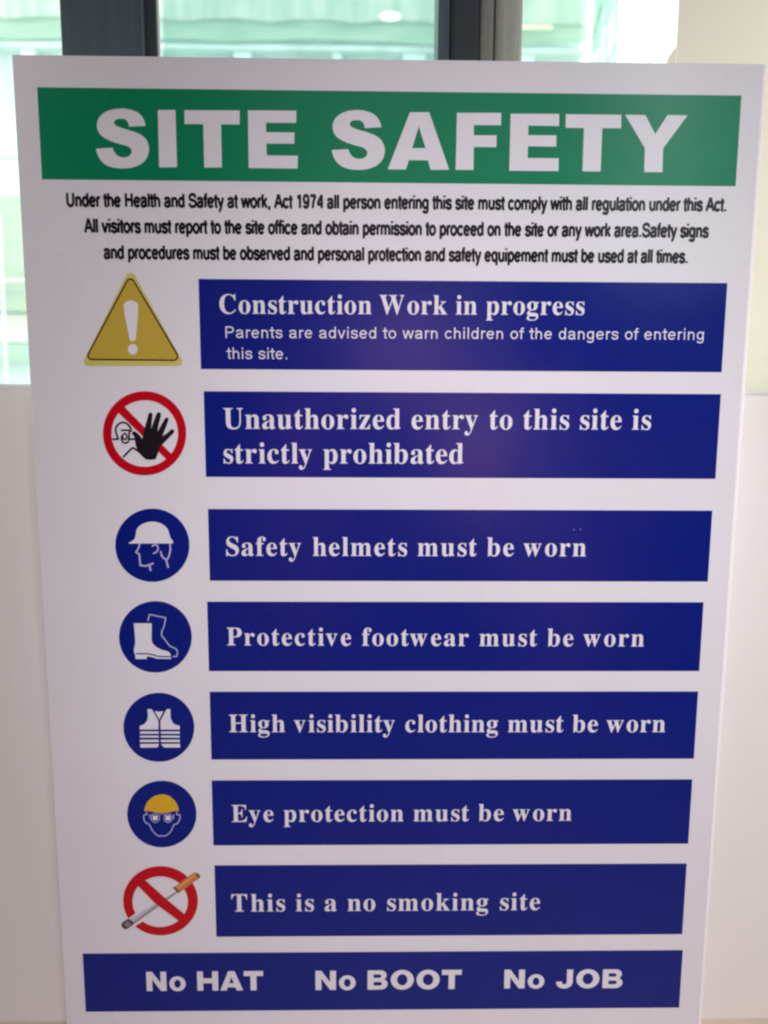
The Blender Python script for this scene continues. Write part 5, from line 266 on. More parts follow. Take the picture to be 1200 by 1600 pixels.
# flat print on the sheet: x, z in millimetres on the sheet's face, each ink layer a hair above the one below
def fy(layer): return -(0.05 + 0.06*layer)/1000
def add_poly(bm, rings, y):
    rings = [[(r[i]/1000, r[i+1]/1000) for i in range(0, len(r), 2)] for r in rings]
    vl = [[Vector((p[0], p[1], 0)) for p in r] for r in rings]
    flat = [p for r in rings for p in r]
    vs = [bm.verts.new((p[0], y, p[1])) for p in flat]
    for t in tessellate_polygon(vl):
        a, b, c = t
        ar = (flat[b][0]-flat[a][0])*(flat[c][1]-flat[a][1])-(flat[c][0]-flat[a][0])*(flat[b][1]-flat[a][1])
        if abs(ar) < 1e-14: continue
        f = (a, b, c) if ar > 0 else (a, c, b)
        try: bm.faces.new([vs[i] for i in f])
        except ValueError: pass
def add_strip(bm, L, R, closed, y):
    n = len(L)
    a = [bm.verts.new((p[0], y, p[1])) for p in L]; b = [bm.verts.new((p[0], y, p[1])) for p in R]
    for i in range(n if closed else n-1):
        j = (i+1) % n
        try: f = bm.faces.new((a[i], b[i], b[j], a[j]))
        except ValueError: continue
        f.normal_update()
        if f.normal.y > 0: f.normal_flip()
def pmesh(bm, name):
    me = bpy.data.meshes.new(name); bm.to_mesh(me); bm.free(); return me

# ---- stroke letter forms for the sans lettering (1000 units to the em)
def arc(cx, cy, rx, ry, a0, a1, n=12):
    return [(cx+rx*math.cos(math.radians(a0+(a1-a0)*i/n)), cy+ry*math.sin(math.radians(a0+(a1-a0)*i/n))) for i in range(n+1)]
def ring(cx, cy, rx, ry, n=24): return ('c', arc(cx, cy, rx, ry, 0, 360, n)[:-1])
def spl(pts, n=4):
    P = [Vector(p) for p in pts]; out = []
    for i in range(len(P)-1):
        p0 = P[max(i-1, 0)]; p1 = P[i]; p2 = P[i+1]; p3 = P[min(i+2, len(P)-1)]
        for j in range(n):
            t = j/n
            q = .5*((2*p1)+(p2-p0)*t+(2*p0-5*p1+4*p2-p3)*t*t+(3*p1-p0-3*p2+p3)*t**3); out.append((q.x, q.y))
    out.append(tuple(P[-1])); return out
def arch(x0, x1, top=470, sp=300):
    return arc((x0+x1)/2, sp, (x1-x0)/2, top-sp, 180, 0)+[(x1, 0)]
def SANS():
    G = {' ': (278, [])}
    G['o'] = (556, [ring(278, 259, 200, 222)])
    G['n'] = (556, [[(112, 0), (112, 519)], arch(112, 443)])
    G['h'] = (556, [[(112, 0), (112, 716)], arch(112, 443)])
    G['m'] = (833, [[(112, 0), (112, 519)], arch(112, 415), arch(415, 718)])
    G['u'] = (556, [[(443, 0), (443, 519)], [(112, 519), (112, 210)]+arc(277, 210, 165, 172, 180, 360)])
    G['r'] = (333, [[(112, 0), (112, 519)], spl([(112, 290), (135, 400), (200, 462), (275, 470), (335, 450)])])
    G['i'] = (222, [[(111, 0), (111, 519)], [(111, 616), (111, 716)]])
    G['l'] = (222, [[(111, 0), (111, 716)]])
    G['a'] = (556, [spl([(80, 370), (110, 440), (190, 478), (300, 478), (400, 450), (430, 370), (432, 200), (440, 80), (480, 0)]),
                    spl([(430, 300), (330, 280), (200, 262), (110, 215), (85, 140), (110, 70), (200, 35), (310, 50), (400, 110), (432, 190)])])
    G['b'] = (556, [[(110, 0), (110, 716)], ring(295, 259, 178, 222)])
    G['d'] = (556, [[(446, 0), (446, 716)], ring(261, 259, 178, 222)])
    G['p'] = (556, [[(110, -199), (110, 519)], ring(295, 259, 178, 222)])
    G['q'] = (556, [[(446, -199), (446, 519)], ring(261, 259, 178, 222)])
    G['g'] = (556, [spl([(443, 519), (443, 200), (443, -20), (420, -120), (340, -165), (230, -168), (120, -135), (90, -80)]), ring(258, 265, 178, 215)])
    G['c'] = (500, [arc(268, 259, 195, 222, 35, 325, 20)])
    G['e'] = (556, [[(80, 270), (475, 270)], arc(278, 259, 200, 222, 3, 325, 22)])
    G['f'] = (278, [[(130, 0), (130, 560)]+spl([(130, 560), (150, 640), (205, 672), (285, 668)]), [(-20, 478), (300, 478)]])
    G['t'] = (278, [[(140, 680), (140, 110)]+spl([(140, 110), (155, 60), (200, 40), (262, 45)]), [(-25, 478), (305, 478)]])
    G['s'] = (500, [spl([(425, 365), (395, 440), (320, 475), (220, 478), (125, 450), (90, 380), (120, 315), (240, 275), (370, 235), (425, 180), (415, 95), (340, 48), (240, 38), (130, 65), (75, 160)])])
    G['v'] = (500, [[(50, 519), (252, 0)], [(248, 0), (450, 519)]])
    G['w'] = (722, [[(45, 519), (200, 0)], [(190, 0), (361, 515)], [(361, 515), (532, 0)], [(522, 0), (677, 519)]])
    G['y'] = (500, [[(50, 519), (256, 0)], spl([(450, 519), (258, 10), (210, -110), (160, -160), (80, -160)])])
    G['k'] = (500, [[(110, 0), (110, 716)], [(440, 519), (130, 210)], [(225, 300), (445, 0)]])
    G['A'] = (667, [[(40, 0), (325, 716)], [(341, 716), (627, 0)], [(150, 250), (517, 250)]])
    G['H'] = (722, [[(130, 0), (130, 716)], [(592, 0), (592, 716)], [(130, 380), (592, 380)]])
    G['U'] = (722, [[(130, 716), (130, 250)]+arc(361, 250, 231, 215, 180, 360)+[(592, 716)]])
    G['P'] = (667, [[(125, 0), (125, 716)], [(125, 672), (400, 672)]+arc(400, 507, 175, 165, 90, -90)+[(125, 342)]])
    G['S'] = (667, [spl([(570, 500), (530, 610), (440, 665), (330, 678), (200, 655), (110, 580), (110, 480), (190, 405), (340, 370), (500, 325), (580, 250), (580, 140), (490, 65), (350, 38), (200, 60), (110, 130), (90, 230)])])
    G['1'] = (556, [[(110, 535), (220, 590), (325, 700)], [(328, 716), (328, 0)]])
    G['9'] = (556, [ring(268, 475, 185, 200), spl([(453, 470), (450, 330), (420, 160), (340, 60), (230, 40), (130, 80), (90, 160)])])
    G['7'] = (556, [[(50, 660), (485, 660)], spl([(480, 660), (370, 480), (280, 260), (240, 0)])])
    G['4'] = (556, [[(405, 0), (405, 716)], [(390, 690), (65, 215)], [(50, 210), (520, 210)]])
    G[','] = (278, [[(139, 100), (139, 0), (100, -110)]])
    G['.'] = (278, [[(139, 0), (139, 105)]])
    return G
G_SANS = SANS()
# wide black capitals of the footer as outlines
def oring(cx, cy, rx, ry, ix, iy, n=28):
    return [arc(cx, cy, rx, ry, 0, 360, n)[:-1], arc(cx, cy, ix, iy, 0, -360, n)[:-1]]
G_BLACK = {
 ' ': (333, []),
 'N': (900, [[[(70, 0), (70, 716), (290, 716), (610, 290), (610, 716), (830, 716), (830, 0), (615, 0), (290, 425), (290, 0)]]]),
 'o': (700, [oring(350, 262, 310, 278, 125, 150)]),
 'H': (940, [[[(70, 0), (70, 716), (295, 716), (295, 460), (645, 460), (645, 716), (870, 716), (870, 0), (645, 0), (645, 275), (295, 275), (295, 0)]]]),
 'A': (880, [[[(5, 0), (320, 716), (560, 716), (875, 0), (630, 0), (585, 118), (295, 118), (250, 0)], [(355, 272), (440, 505), (525, 272)]]]),
 'T': (800, [[[(30, 716), (770, 716), (770, 530), (515, 530), (515, 0), (285, 0), (285, 530), (30, 530)]]]),
 'B': (880, [[[(70, 0), (70, 716), (520, 716)]+arc(560, 535, 215, 181, 90, -50)+arc(560, 205, 255, 205, 60, -90),
              [(290, 150), (500, 150)]+arc(520, 218, 85, 68, -90, 90)+[(290, 286)],
              [(290, 435), (490, 435)]+arc(505, 500, 75, 65, -90, 90)+[(290, 565)]]]),
 'O': (960, [oring(480, 358, 430, 370, 195, 210)]),
 'J': (760, [[[(455, 716), (680, 716), (680, 250)]+arc(370, 245, 310, 258, 0, -180, 20)+[(275, 262)]+arc(370, 230, 90, 80, 180, 360, 10)]]),
}
def set_line(bm, font, s, xl, zl, xr, zr, cap, mode, pen, lay):
    E = {'sans': cap/716, 'serif': cap/678, 'black': cap/716}[font]
    table = {'sans': G_SANS, 'black': G_BLACK}.get(font)
    advs = []
    for ch in s:
        if font == 'serif': advs.append(250 if ch == ' ' else SERIF[ch][0])
        else: advs.append(table[ch][0])
    def ext(ch, side):
        if font == 'serif': xs = SERIF[ch][1][0::2]; return min(xs) if side == 0 else max(xs)
        xs = []
        for g in table[ch][1]:
            pts = g[1] if (font == 'sans' and g[0] == 'c') else (g if font == 'sans' else g[0])
            xs += [p[0] for p in pts]
        return min(xs) if side == 0 else max(xs)
    lsb = ext(s[0], 0); rsb = advs[-1]-ext(s[-1], 1)
    w = pen*716*E*0.94 if font == 'sans' else 0
    gx = 0.945 if font == 'serif' else 1.0
    advs = [a if c == ' ' else a*gx for a, c in zip(advs, s)]; lsb *= gx; rsb = advs[-1]-ext(s[-1], 1)*gx
    nat = (sum(advs)-lsb-rsb)*E
    W = (xr-xl)-w
    sx = 1.0; tr = 0.0
    if mode == 'scale': sx = W/nat
    else: tr = (W-nat)/(len(s)-1)
    x = xl+w/2-lsb*E*sx
    k = 0
    for ch, ad in zip(s, advs):
        t = (x-xl)/(xr-xl); zb = zl+(zr-zl)*t; sl = (zr-zl)/(xr-xl)
        P = lambda p: ((x+p[0]*gx*E*sx)/1000, (zb+p[1]*E+sl*p[0]*gx*E*sx)/1000)
        if font == 'serif' and ch != ' ':
            V, F = SERIF[ch][1], SERIF[ch][2]
            vs = [bm.verts.new((P((V[i], V[i+1]))[0], fy(lay), P((V[i], V[i+1]))[1])) for i in range(0, len(V), 2)]
            for i in range(0, len(F), 3):
                try: f = bm.faces.new((vs[F[i]], vs[F[i+1]], vs[F[i+2]]))
                except ValueError: continue
                f.normal_update()
                if f.normal.y > 0: f.normal_flip()
        elif font == 'black':
            for rings in G_BLACK[ch][1]:
                add_poly(bm, [[c*1000 for p in r for c in P(p)] for r in rings], fy(lay))
        elif font == 'sans':
            for g in G_SANS[ch][1]:
                closed = g[0] == 'c'
                pts = g[1] if closed else g
                q = []
                for p in pts:
                    v = Vector(P(p))
                    if not q or (v-q[-1]).length > 1e-5: q.append(v)
                KX = 0.75 if mode == 'scale' else 1.0; q = [Vector((v.x/KX, v.y)) for v in q]; hw = w/2000; n = len(q); L = []; R = []
                ends = not closed
                for i in range(n):
                    if closed: a = q[i]-q[i-1]; b = q[(i+1) % n]-q[i]
                    else:
                        a = q[i]-q[max(i-1, 0)]; b = q[min(i+1, n-1)]-q[i]
                        if i == 0: a = b
                        if i == n-1: b = a
                    a = a.normalized(); b = b.normalized()
                    na = Vector((-a.y, a.x)); nb = Vector((-b.y, b.x)); m = na+nb
                    if m.length < 1e-6: m = na
                    m.normalize(); kk = min(1/max(m.dot(na), .4), 1.7)
                    L.append(q[i]+m*hw*kk); R.append(q[i]-m*hw*kk)
                L = [(v.x*KX, v.y) for v in L]; R = [(v.x*KX, v.y) for v in R]
                add_strip(bm, L, R, closed, fy(lay)-(k % 3)*0.012/1000); k += 1
        x += ad*E*sx+tr

# ------------------------------------------------------------------ the sign
sign = empty('safety_sign')
tag(sign, 'tall white site safety sign with green header and blue notice bars against low wall', 'sign')
ZB, ZT, HX = -0.014, 0.8415, 0.2965
# printed film, its face at y = 0, very slightly wavy edges
bm = bmesh.new(); nx, nz = 12, 18; vs = {}
for i in range(nx+1):
    for j in range(nz+1):
        vs[i, j] = bm.verts.new((-HX+2*HX*i/nx, 0, ZB+(ZT-ZB)*j/nz))
for i in range(nx):
    for j in range(nz): bm.faces.new((vs[i, j], vs[i+1, j], vs[i+1, j+1], vs[i, j+1]))
sheet = link('printed_sheet', pmesh(bm, 'printed_sheet'), MT['white'], sign)
core = box('foam_core', -HX-0.0012, HX+0.0034, 0.0006, 0.0056, ZB, ZT+0.0006, foam, sign, bevel=0.0012, seg=2)
parts = {}
names = {'header_panel': 'header_panel', 'footer_panel': 'footer_panel'}
for key, (mname, (x0, x1, z1, z0)) in BARS.items():
    bm = bmesh.new(); add_poly(bm, [[x0, z0, x1, z0, x1, z1, x0, z1]], fy(1))
    nm = key if key in names else 'notice_panel'
    parts[key] = link(nm, pmesh(bm, nm), MT[mname], sign)
symbol_mesh = {}
order = []
for part, name, mname, lay, kind, data in SHAPES:
    k = (part, name, mname, lay)
    if part == 'header_panel':        # every capital of the title is a piece of its own
        tb = bmesh.new(); add_poly(tb, data, fy(lay)); link('title_letter', pmesh(tb, 'title_letter'), MT[mname], parts[part]); continue
    if k not in symbol_mesh: symbol_mesh[k] = bmesh.new(); order.append(k)
    bm = symbol_mesh[k]
    if kind == 'p': add_poly(bm, data, fy(lay))
    else:
        for i, (L, R_, closed) in enumerate(data):
            L = [(L[j]/1000, L[j+1]/1000) for j in range(0, len(L), 2)]
            R_ = [(R_[j]/1000, R_[j+1]/1000) for j in range(0, len(R_), 2)]
            add_strip(bm, L, R_, closed, fy(lay)-(i % 4)*0.012/1000)
SYMBOL_LABEL = {
 'warning_triangle': 'yellow warning triangle with a white exclamation mark',
 'no_entry_symbol': 'red prohibition ring with a black raised hand',
 'helmet_symbol': 'blue disc with a white safety helmet on a head',
 'footwear_symbol': 'blue disc with a pair of boots',
 'vest_symbol': 'blue disc with a white striped vest',
 'eye_protection_symbol': 'blue disc with a face in goggles and yellow cap',
 'no_smoking_symbol': 'red prohibition ring over a cigarette'}
base_of = {'warning_triangle': 'background', 'no_entry_symbol': 'prohibition_ring', 'no_smoking_symbol': 'prohibition_ring'}
for k in order:                      # first the base piece of each symbol, then its details under it
    part, name, mname, lay = k
    if part in SYMBOL_LABEL and part not in parts and name == base_of.get(part, 'background'):
        o = link(part, pmesh(symbol_mesh.pop(k), part), MT[mname], sign); o['label'] = SYMBOL_LABEL[part]; parts[part] = o
for k in order:
    if k not in symbol_mesh: continue
    part, name, mname, lay = k
    link(name, pmesh(symbol_mesh[k], name), MT[mname], parts[part])
for part, font, s, xl, zl, xr, zr, cap, mode, mname, pen in TEXT:
    bm = bmesh.new(); set_line(bm, font, s, xl, zl, xr, zr, cap, mode, pen, 2 if part else 1)
    link('lettering', pmesh(bm, 'lettering'), MT[mname], parts[part] if part else sign)

# two pin-prick chips in the film of the helmet notice
for sx_, sz_ in ((0.1596, 0.4660), (0.1652, 0.4663)):
    bm = bmesh.new(); bmesh.ops.create_circle(bm, cap_ends=True, segments=7, radius=0.00045, matrix=Matrix.Translation((sx_, fy(3), sz_)) @ Matrix.Rotation(math.radians(90), 4, 'X'))
    link('chip', pmesh(bm, 'chip'), MT['paper_grey'], parts['notice_panel_3'])

# ------------------------------------------------------------------ the room
paint = mat('wall_paint', (0.81, 0.81, 0.77, 1), rough=0.5, var=0.03, scale=2.5, bump=0.25, bscale=30)
paint_low = mat('wall_paint_low', (0.62, 0.58, 0.56, 1), rough=0.5, var=0.03, scale=2.5, bump=0.25, bscale=30)
cream = mat('cream_paint', (0.93, 0.92, 0.74, 1), rough=0.6, var=0.03, scale=3, bump=0.3, bscale=35)
room_paint = mat('room_paint', (0.48, 0.48, 0.48, 1), rough=0.8, var=0.03, scale=1.5, bump=0.2)
tile = mat('floor_tile', (0.52, 0.44, 0.35, 1), rough=0.45, var=0.12, scale=6, bump=0.2)
FZ = -0.014
# floor of the room, low wall with rounded ledge nose
box('floor', -2.4, 2.0, -3.6, 0.0162, FZ-0.1, FZ, tile)['kind'] = 'structure'
def ledge_profile(x0, x1, z0, zt, y0, y1, r, m, name):
    prof = [(y1, z0), (y0, z0)]
    prof += [(y0+r-r*math.cos(math.radians(a)), zt-r+r*math.sin(math.radians(a))) for a in range(0, 91, 9)]
    prof += [(y1, zt)]
    bm = bmesh.new()
    a = [bm.verts.new((x0, y, z)) for y, z in prof]; b = [bm.verts.new((x1, y, z)) for y, z in prof]
    n = len(prof)
    for i in range(n):
        f = bm.faces.new((a[i], a[(i+1) % n], b[(i+1) % n], b[i]))
        if 2 <= i < n-1: f.smooth = True
    bm.faces.new(a[::-1]); bm.faces.new(b)
    bmesh.ops.recalc_face_normals(bm, faces=bm.faces[:])
    me = bpy.data.meshes.new(name); bm.to_mesh(me); bm.free()
    o = link(name, me, m); o['kind'] = 'structure'; return o
ledge_profile(-2.4, 0.05, FZ-0.1, 0.5872, 0.0166, 0.26, 0.004, paint, 'wall_low')
ledge_profile(0.0505, 2.0, FZ-0.1, 0.5848, 0.0146, 0.26, 0.004, paint, 'wall_low_right')
# wall above the low wall, left and right of the window; the right jamb is splayed
prism('wall_right', [(0.279, 0.150), (2.0, 0.150), (2.0, 0.26), (0.350, 0.26)], 0.5860, 2.35, cream)['kind'] = 'structure'
bm = bmesh.new()
pr = [(0.2790, 0.5862), (0.2790, 0.9160), (0.2705, 0.9040), (0.2705, 0.5862)]
a = [bm.verts.new((x, 0.1490, z)) for x, z in pr]; b = [bm.verts.new((x+0.012, 0.1600, z)) for x, z in pr]
bm.faces.new(a); bm.faces.new(b[::-1])
for i in range(4): bm.faces.new((a[i], b[i], b[(i+1) % 4], a[(i+1) % 4]))
link('jamb_plinth', finish(bm, 'jamb_plinth'), cream)['kind'] = 'structure'
box('wall_left', -2.4, -1.45, 0.018, 0.26, 0.5882, 2.35, room_paint)['kind'] = 'structure'
box('wall_above', -1.45, 0.279, 0.018, 0.26, 1.95, 2.35, room_paint)['kind'] = 'structure'
box('side_wall_left', -2.5, -2.4, -3.7, 0.26, FZ-0.1, 2.35, room_paint)['kind'] = 'structure'
box('side_wall_right', 2.0, 2.1, -3.7, 0.26, FZ-0.1, 2.35, room_paint)['kind'] = 'structure'
box('back_wall', -2.4, 2.0, -3.7, -3.6, FZ-0.1, 2.35, room_paint)['kind'] = 'structure'
box('ceiling', -2.5, 2.1, -3.7, 0.26, 2.35, 2.45, room_paint)['kind'] = 'structure'

# ------------------------------------------------------------------ ceiling downlight (seen mirrored in the window glass)
cl = empty('ceiling_light', (0.069, -3.01, 2.35))
tag(cl, 'small round white ceiling downlight mirrored in the middle window pane', 'ceiling light')
trim_m = mat('lamp_trim', (0.8, 0.8, 0.8, 1), rough=0.3)
glow = bpy.data.materials.new('lamp_glow'); glow.use_nodes = True
g = glow.node_tree.nodes["Principled BSDF"]; g.inputs["Emission Color"].default_value = (0.9, 1, 1, 1); g.inputs["Emission Strength"].default_value = 26
bm = bmesh.new(); bmesh.ops.create_cone(bm, cap_ends=True, segments=40, radius1=0.050, radius2=0.050, depth=0.008, matrix=Matrix.Translation((0, 0, -0.006)))
link('diffuser', finish(bm, 'diffuser'), glow, cl)
bm = bmesh.new()
rr = [(0.051, -0.001), (0.051, -0.012), (0.060, -0.010), (0.064, -0.001)]
vv = [[bm.verts.new((r*math.cos(a*math.pi/20), r*math.sin(a*math.pi/20), z)) for r, z in rr] for a in range(40)]
for a in range(40):
    for j in range(4): bm.faces.new((vv[a][j], vv[(a+1) % 40][j], vv[(a+1) % 40][(j+1) % 4], vv[a][(j+1) % 4]))
link('trim_ring', finish(bm, 'trim_ring'), trim_m, cl)

# ------------------------------------------------------------------ the window
win = empty('window', (0, 0.15, 0.587))
def wbox(name, x0, x1, y0, y1, z0, z1, m, bevel=0.0):
    o = box(name, x0, x1, y0-0.15, y1-0.15, z0-0.587, z1-0.587, m, win, bevel); return o
tag(win, 'dark aluminium framed window with green tinted panes behind the top of the sign', 'window')
alu = mat('dark_aluminium', (0.078, 0.108, 0.125, 1), rough=0.42, spec=0.6, var=0.12, scale=4, stretch=(30, 1, 0.6), metallic=0.3)
alu_dark = mat('black_gasket', (0.020, 0.028, 0.038, 1), rough=0.5)
grey_m = mat('grey_brown_render', (0.20, 0.19, 0.17, 1), rough=0.7, var=0.12, scale=5, stretch=(20, 1, 1), bump=0.3)
white_strip = mat('white_strip', (0.82, 0.86, 0.85, 1), rough=0.5)
WZ0, WZ1 = 0.5882, 1.95
wbox('mullion', -0.3125, -0.2330, 0.150, 0.166, WZ0, WZ1, alu, 0.002)
wbox('gasket', -0.2328, -0.2225, 0.154, 0.166, WZ0, WZ1, alu_dark)
wbox('edge_strip', -0.2223, -0.2203, 0.158, 0.160, WZ0, WZ1, white_strip)  # thin white strip along each side of the left mullion
wbox('edge_strip', -0.3150, -0.3127, 0.160, 0.21, WZ0, WZ1, white_strip)
wbox('mullion', 0.0488, 0.0610, 0.156, 0.21, WZ0, WZ1, alu, 0.0015)
wbox('mullion', 0.0612, 0.0880, 0.150, 0.21, WZ0, WZ1, alu_dark, 0.003)
wbox('jamb_post', 0.0882, 0.1030, 0.152, 0.24, WZ0, WZ1, grey_m, 0.004)
wbox('jamb_post', 0.1034, 0.1305, 0.149, 0.24, WZ0, WZ1, mat('grey_render_light', (0.34, 0.34, 0.31, 1), rough=0.7, var=0.1, scale=5, stretch=(20, 1, 1)), 0.008)
def glass_mat(name, tint, spec):
    m = bpy.data.materials.new(name); m.use_nodes = True; nt = m.node_tree; n = nt.nodes
    n.remove(n["Principled BSDF"]); out = n["Material Output"]
    t = n.new("ShaderNodeBsdfTransparent"); t.inputs[0].default_value = tint
    gl = n.new("ShaderNodeBsdfGlossy"); gl.inputs["Roughness"].default_value = 0.0; gl.inputs[0].default_value = (1, 1, 1, 1)
    fr = n.new("ShaderNodeFresnel"); fr.inputs[0].default_value = spec
    mx = n.new("ShaderNodeMixShader")
    nt.links.new(fr.outputs[0], mx.inputs[0]); nt.links.new(t.outputs[0], mx.inputs[1]); nt.links.new(gl.outputs[0], mx.inputs[2])
    nt.links.new(mx.outputs[0], out.inputs[0]); return m
def pane(x0, x1, y, m):
    bm = bmesh.new()
    v = [bm.verts.new(p) for p in ((x0, y-0.15, WZ0-0.587), (x1, y-0.15, WZ0-0.587), (x1, y-0.15, WZ1-0.587), (x0, y-0.15, WZ1-0.587))]
    bm.faces.new(v); link('pane', pmesh(bm, 'pane'), m, win)
pane(-1.45, -0.3152, 0.19, glass_mat('glass_clear', (0.96, 1.0, 0.97, 1), 1.3))
pane(-0.2193, 0.0486, 0.17, glass_mat('glass_tinted', (0.66, 0.80, 0.79, 1), 1.5))
pane(0.1307, 0.2788, 0.19, glass_mat('glass_clear', (0.97, 1.0, 0.98, 1), 1.3))

# ------------------------------------------------------------------ outside: building site wrapped in green netting
gm = mat('pale_ground', (0.45, 0.43, 0.38, 1), rough=0.9, var=0.2, scale=0.3)
box('ground', -60, 60, 0.3, 90, -3.2, -3.0, gm)['kind'] = 'structure'
pale = mat('pale_render', (0.56, 0.70, 0.68, 1), rough=0.8, var=0.14, scale=0.9, stretch=(2.2, 1, .7))
slab_m = mat('slab_concrete', (0.60, 0.74, 0.71, 1), rough=0.85, var=0.15, scale=2)
yel = mat('yellow_render', (0.60, 0.69, 0.58, 1), rough=0.85, var=0.10, scale=1.2)
col_m = mat('pale_column', (0.62, 0.78, 0.75, 1), rough=0.8, var=0.06, scale=2)
bld = empty('building', (0, 12.1, -3.0))
tag(bld, 'pale concrete building under construction behind the green netting outside the window', 'building')
def bbox_(name, x0, x1, y0, y1, z0, z1, m): return box(name, x0, x1, y0-12.1, y1-12.1, z0+3, z1+3, m, bld)
bbox_('wall', -11, 3.2, 12.5, 19, -3.0, 8.5, pale)
for z0, z1 in ((4.16, 4.26), (5.74, 5.80), (1.32, 1.38), (-1.6, -1.45)):
    bbox_('floor_slab', -11.1, 3.22, 12.22, 12.498, z0, z1, slab_m)
for z0, z1 in ((3.60, 4.158), (2.56, 2.66), (1.40, 1.82)):
    bbox_('parapet', -11.0, -4.2, 12.26, 12.498, z0, z1, yel)
x = -10.4
for x, w in ((-7.9, .3), (-5.2, .2), (-3.35, .28), (-1.98, .26), (-0.55, .14), (0.62, .34), (2.35, .2)):
    bbox_('column', x-w/2, x+w/2, 12.30, 12.499, 4.262, 5.738, col_m)
    bbox_('column', x-w/2, x+w/2, 12.30, 12.499, -3.0, -1.602, col_m)
def net_mat(name, ca, cb, stretch, scale, alpha):
    m = bpy.data.materials.new(name); m.use_nodes = True; nt = m.node_tree; n = nt.nodes
    n.remove(n["Principled BSDF"]); out = n["Material Output"]
    tc = n.new("ShaderNodeTexCoord"); mp = n.new("ShaderNodeMapping"); mp.inputs["Scale"].default_value = stretch
    nz = n.new("ShaderNodeTexNoise"); nz.inputs["Scale"].default_value = scale; nz.inputs["Detail"].default_value = 6
    r = n.new("ShaderNodeValToRGB"); r.color_ramp.elements[0].position = .38; r.color_ramp.elements[1].position = .62
    r.color_ramp.elements[0].color = ca; r.color_ramp.elements[1].color = cb
    nt.links.new(tc.outputs["Object"], mp.inputs[0]); nt.links.new(mp.outputs[0], nz.inputs[0]); nt.links.new(nz.outputs[0], r.inputs[0])
    d = n.new("ShaderNodeBsdfDiffuse"); t = n.new("ShaderNodeBsdfTranslucent"); a = n.new("ShaderNodeAddShader")
    mx0 = n.new("ShaderNodeMixShader"); mx0.inputs[0].default_value = 0.35
    nt.links.new(r.outputs[0], d.inputs[0]); nt.links.new(r.outputs[0], t.inputs[0])
    nt.links.new(d.outputs[0], mx0.inputs[1]); nt.links.new(t.outputs[0], mx0.inputs[2]); n.remove(a)
    tr = n.new("ShaderNodeBsdfTransparent"); mx = n.new("ShaderNodeMixShader"); mx.inputs[0].default_value = alpha
    nt.links.new(mx0.outputs[0], mx.inputs[1]); nt.links.new(tr.outputs[0], mx.inputs[2]); nt.links.new(mx.outputs[0], out.inputs[0])
    return m
def net(p0, p1, z0, z1, amp, freq, m, label, seed):
    rnd = random.Random(seed); nx = max(16, int(freq*8)); nzz = 10
    p0 = Vector(p0); p1 = Vector(p1); d = p1-p0; nrm = Vector((d.y, -d.x)).normalized()
    ph = [rnd.uniform(0, 6.3) for _ in range(4)]; sag = rnd.uniform(.6, 1.3)
    bm = bmesh.new(); g = {}
    for i in range(nx+1):
        t = i/nx
        fold = amp*(math.sin(t*freq*6.28+ph[0])+.6*math.sin(t*freq*10.1+ph[1])+.4*math.sin(t*freq*23+ph[2]))
        hem = .05*abs(math.sin(t*freq*1.6+ph[3]))*sag
        for j in range(nzz+1):
            s = j/nzz; p = p0+d*t+nrm*(fold*(.5+.5*s)+.02)
            g[i, j] = bm.verts.new((p.x-p0.x, p.y-p0.y, (z1-z0)*s+hem*(1-s)))
    for i in range(nx):
        for j in range(nzz):
            f = bm.faces.new((g[i, j], g[i+1, j], g[i+1, j+1], g[i, j+1])); f.smooth = True
    me = pmesh(bm, 'safety_net'); o = link('safety_net', me, m); o.location = (p0.x, p0.y, z0)
    tag(o, label, 'safety net', 'green safety nets on the building outside'); return o
n_white = net_mat('net_crumpled', srgb(190, 213, 200), srgb(216, 226, 217), (2.4, 3, .5), 2.0, .12)
n_green = net_mat('net_green', srgb(176, 206, 190), srgb(192, 216, 202), (.6, 1, 3), 2.0, .10)
n_pale = net_mat('net_pale_green', srgb(194, 212, 194), srgb(206, 222, 204), (.5, 1, 2), 1.5, .15)
n_cyan = net_mat('net_cyan', srgb(150, 212, 186), srgb(178, 226, 204), (1.5, 1.5, .6), 2.5, .08)
net((-11, 12.08), (3.2, 12.08), 6.05, 8.6, .022, 22, n_white, 'whitish crumpled net hanging across the top of the building outside', 1)
net((-11, 12.16), (3.2, 12.16), 5.80, 6.12, .015, 9, n_green, 'narrow green net band just under the whitish crumpled net', 2)
net((-11, 12.14), (-4.3, 12.14), 1.84, 3.58, .02, 6, n_pale, 'wide pale green net seen at the left edge beside the sign', 3)
net((-11, 12.14), (-4.3, 12.14), 1.06, 1.36, .02, 6, n_green, 'lowest narrow green net just above the window ledge at the left', 4)
net((3.26, 12.05), (3.02, 9.9), 5.5, 8.6, .003, 3, n_cyan, 'bright mint green net on the projecting corner of the scaffold', 5)
n_pale2 = net_mat('net_mint_white', srgb(180, 222, 208), srgb(205, 235, 225), (1.5, 1.5, .6), 2.5, .10)
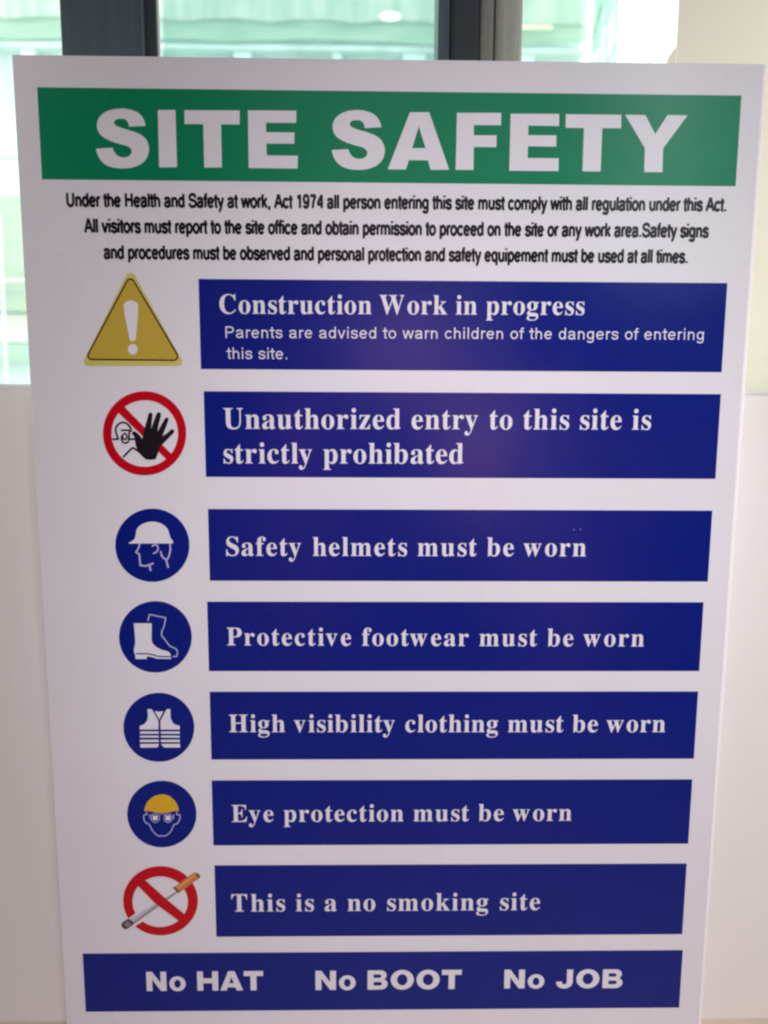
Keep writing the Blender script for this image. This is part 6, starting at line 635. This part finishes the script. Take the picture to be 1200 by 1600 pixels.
net((3.26, 12.05), (3.02, 9.9), 3.2, 5.46, .003, 3, n_pale2, 'pale white net below the mint one on the projecting corner', 6)
pole_w = mat('white_pole', (0.70, 0.78, 0.72, 1), rough=0.5)
pole_d = mat('grey_pole', (0.30, 0.42, 0.38, 1), rough=0.5)
sc = empty('scaffold', (0, 0, -3.0)); tag(sc, 'thin tube scaffold standing in front of the netted building outside', 'scaffold')
def pole(a, b, r, m): tube('pole', (a[0], a[1], a[2]+3), (b[0], b[1], b[2]+3), r, m, sc)
for z in (2.30, 4.40): pole((-8, 11.9, z), (-4.2, 11.9, z), .022, pole_w)
pole((-8, 11.92, 2.12), (-4.2, 11.92, 2.12), .012, pole_d)
for x in (-5.62, -7.3): pole((x-.06, 11.88, -3), (x+.04, 11.88, 3.3), .020, pole_w)
for y, x in ((11.3, 3.16), (10.6, 3.08), (9.98, 3.02), (9.86, 3.00)): pole((x, y, -3), (x, y, 8.6), .013, pole_d)
for z in (4.9, 5.48, 5.85, 6.4, 7.0): pole((3.22, 12.0, z), (2.99, 9.86, z), .011, pole_d)
for z in (6.0, 6.45): pole((0.9, 11.9, z), (3.2, 11.9, z), .010, pole_d)
pole((3.20, 11.9, 5.5), (2.99, 9.9, 6.9), .009, pole_d)
# warm reflective strips of the net in the right-hand bay
for z, x0, x1 in ((5.02, 1.75, 2.7), (5.98, 1.95, 2.65)):
    bbox_('ledge_strip', x0, x1, 11.98, 12.05, z, z+.06, mat('warm_strip', (0.85, 0.86, 0.62, 1), rough=0.7))
# a bare branch by the corner of the building
br = empty('bare_branch', (3.2, 8.0, -3)); tag(br, 'thin bare grey branch against the white sky just above the sign', 'branch')
bark = mat('grey_bark', (0.30, 0.28, 0.26, 1), rough=0.9, var=.2)
tube('stem', (-0.45, 0, 0), (-0.42, 0, 6.9), .02, bark, br)
tube('twig', (-0.42, 0, 6.9), (-0.30, 0, 7.18), .010, bark, br)
tube('twig', (-0.42, 0, 6.9), (-0.18, 0, 6.99), .006, bark, br)
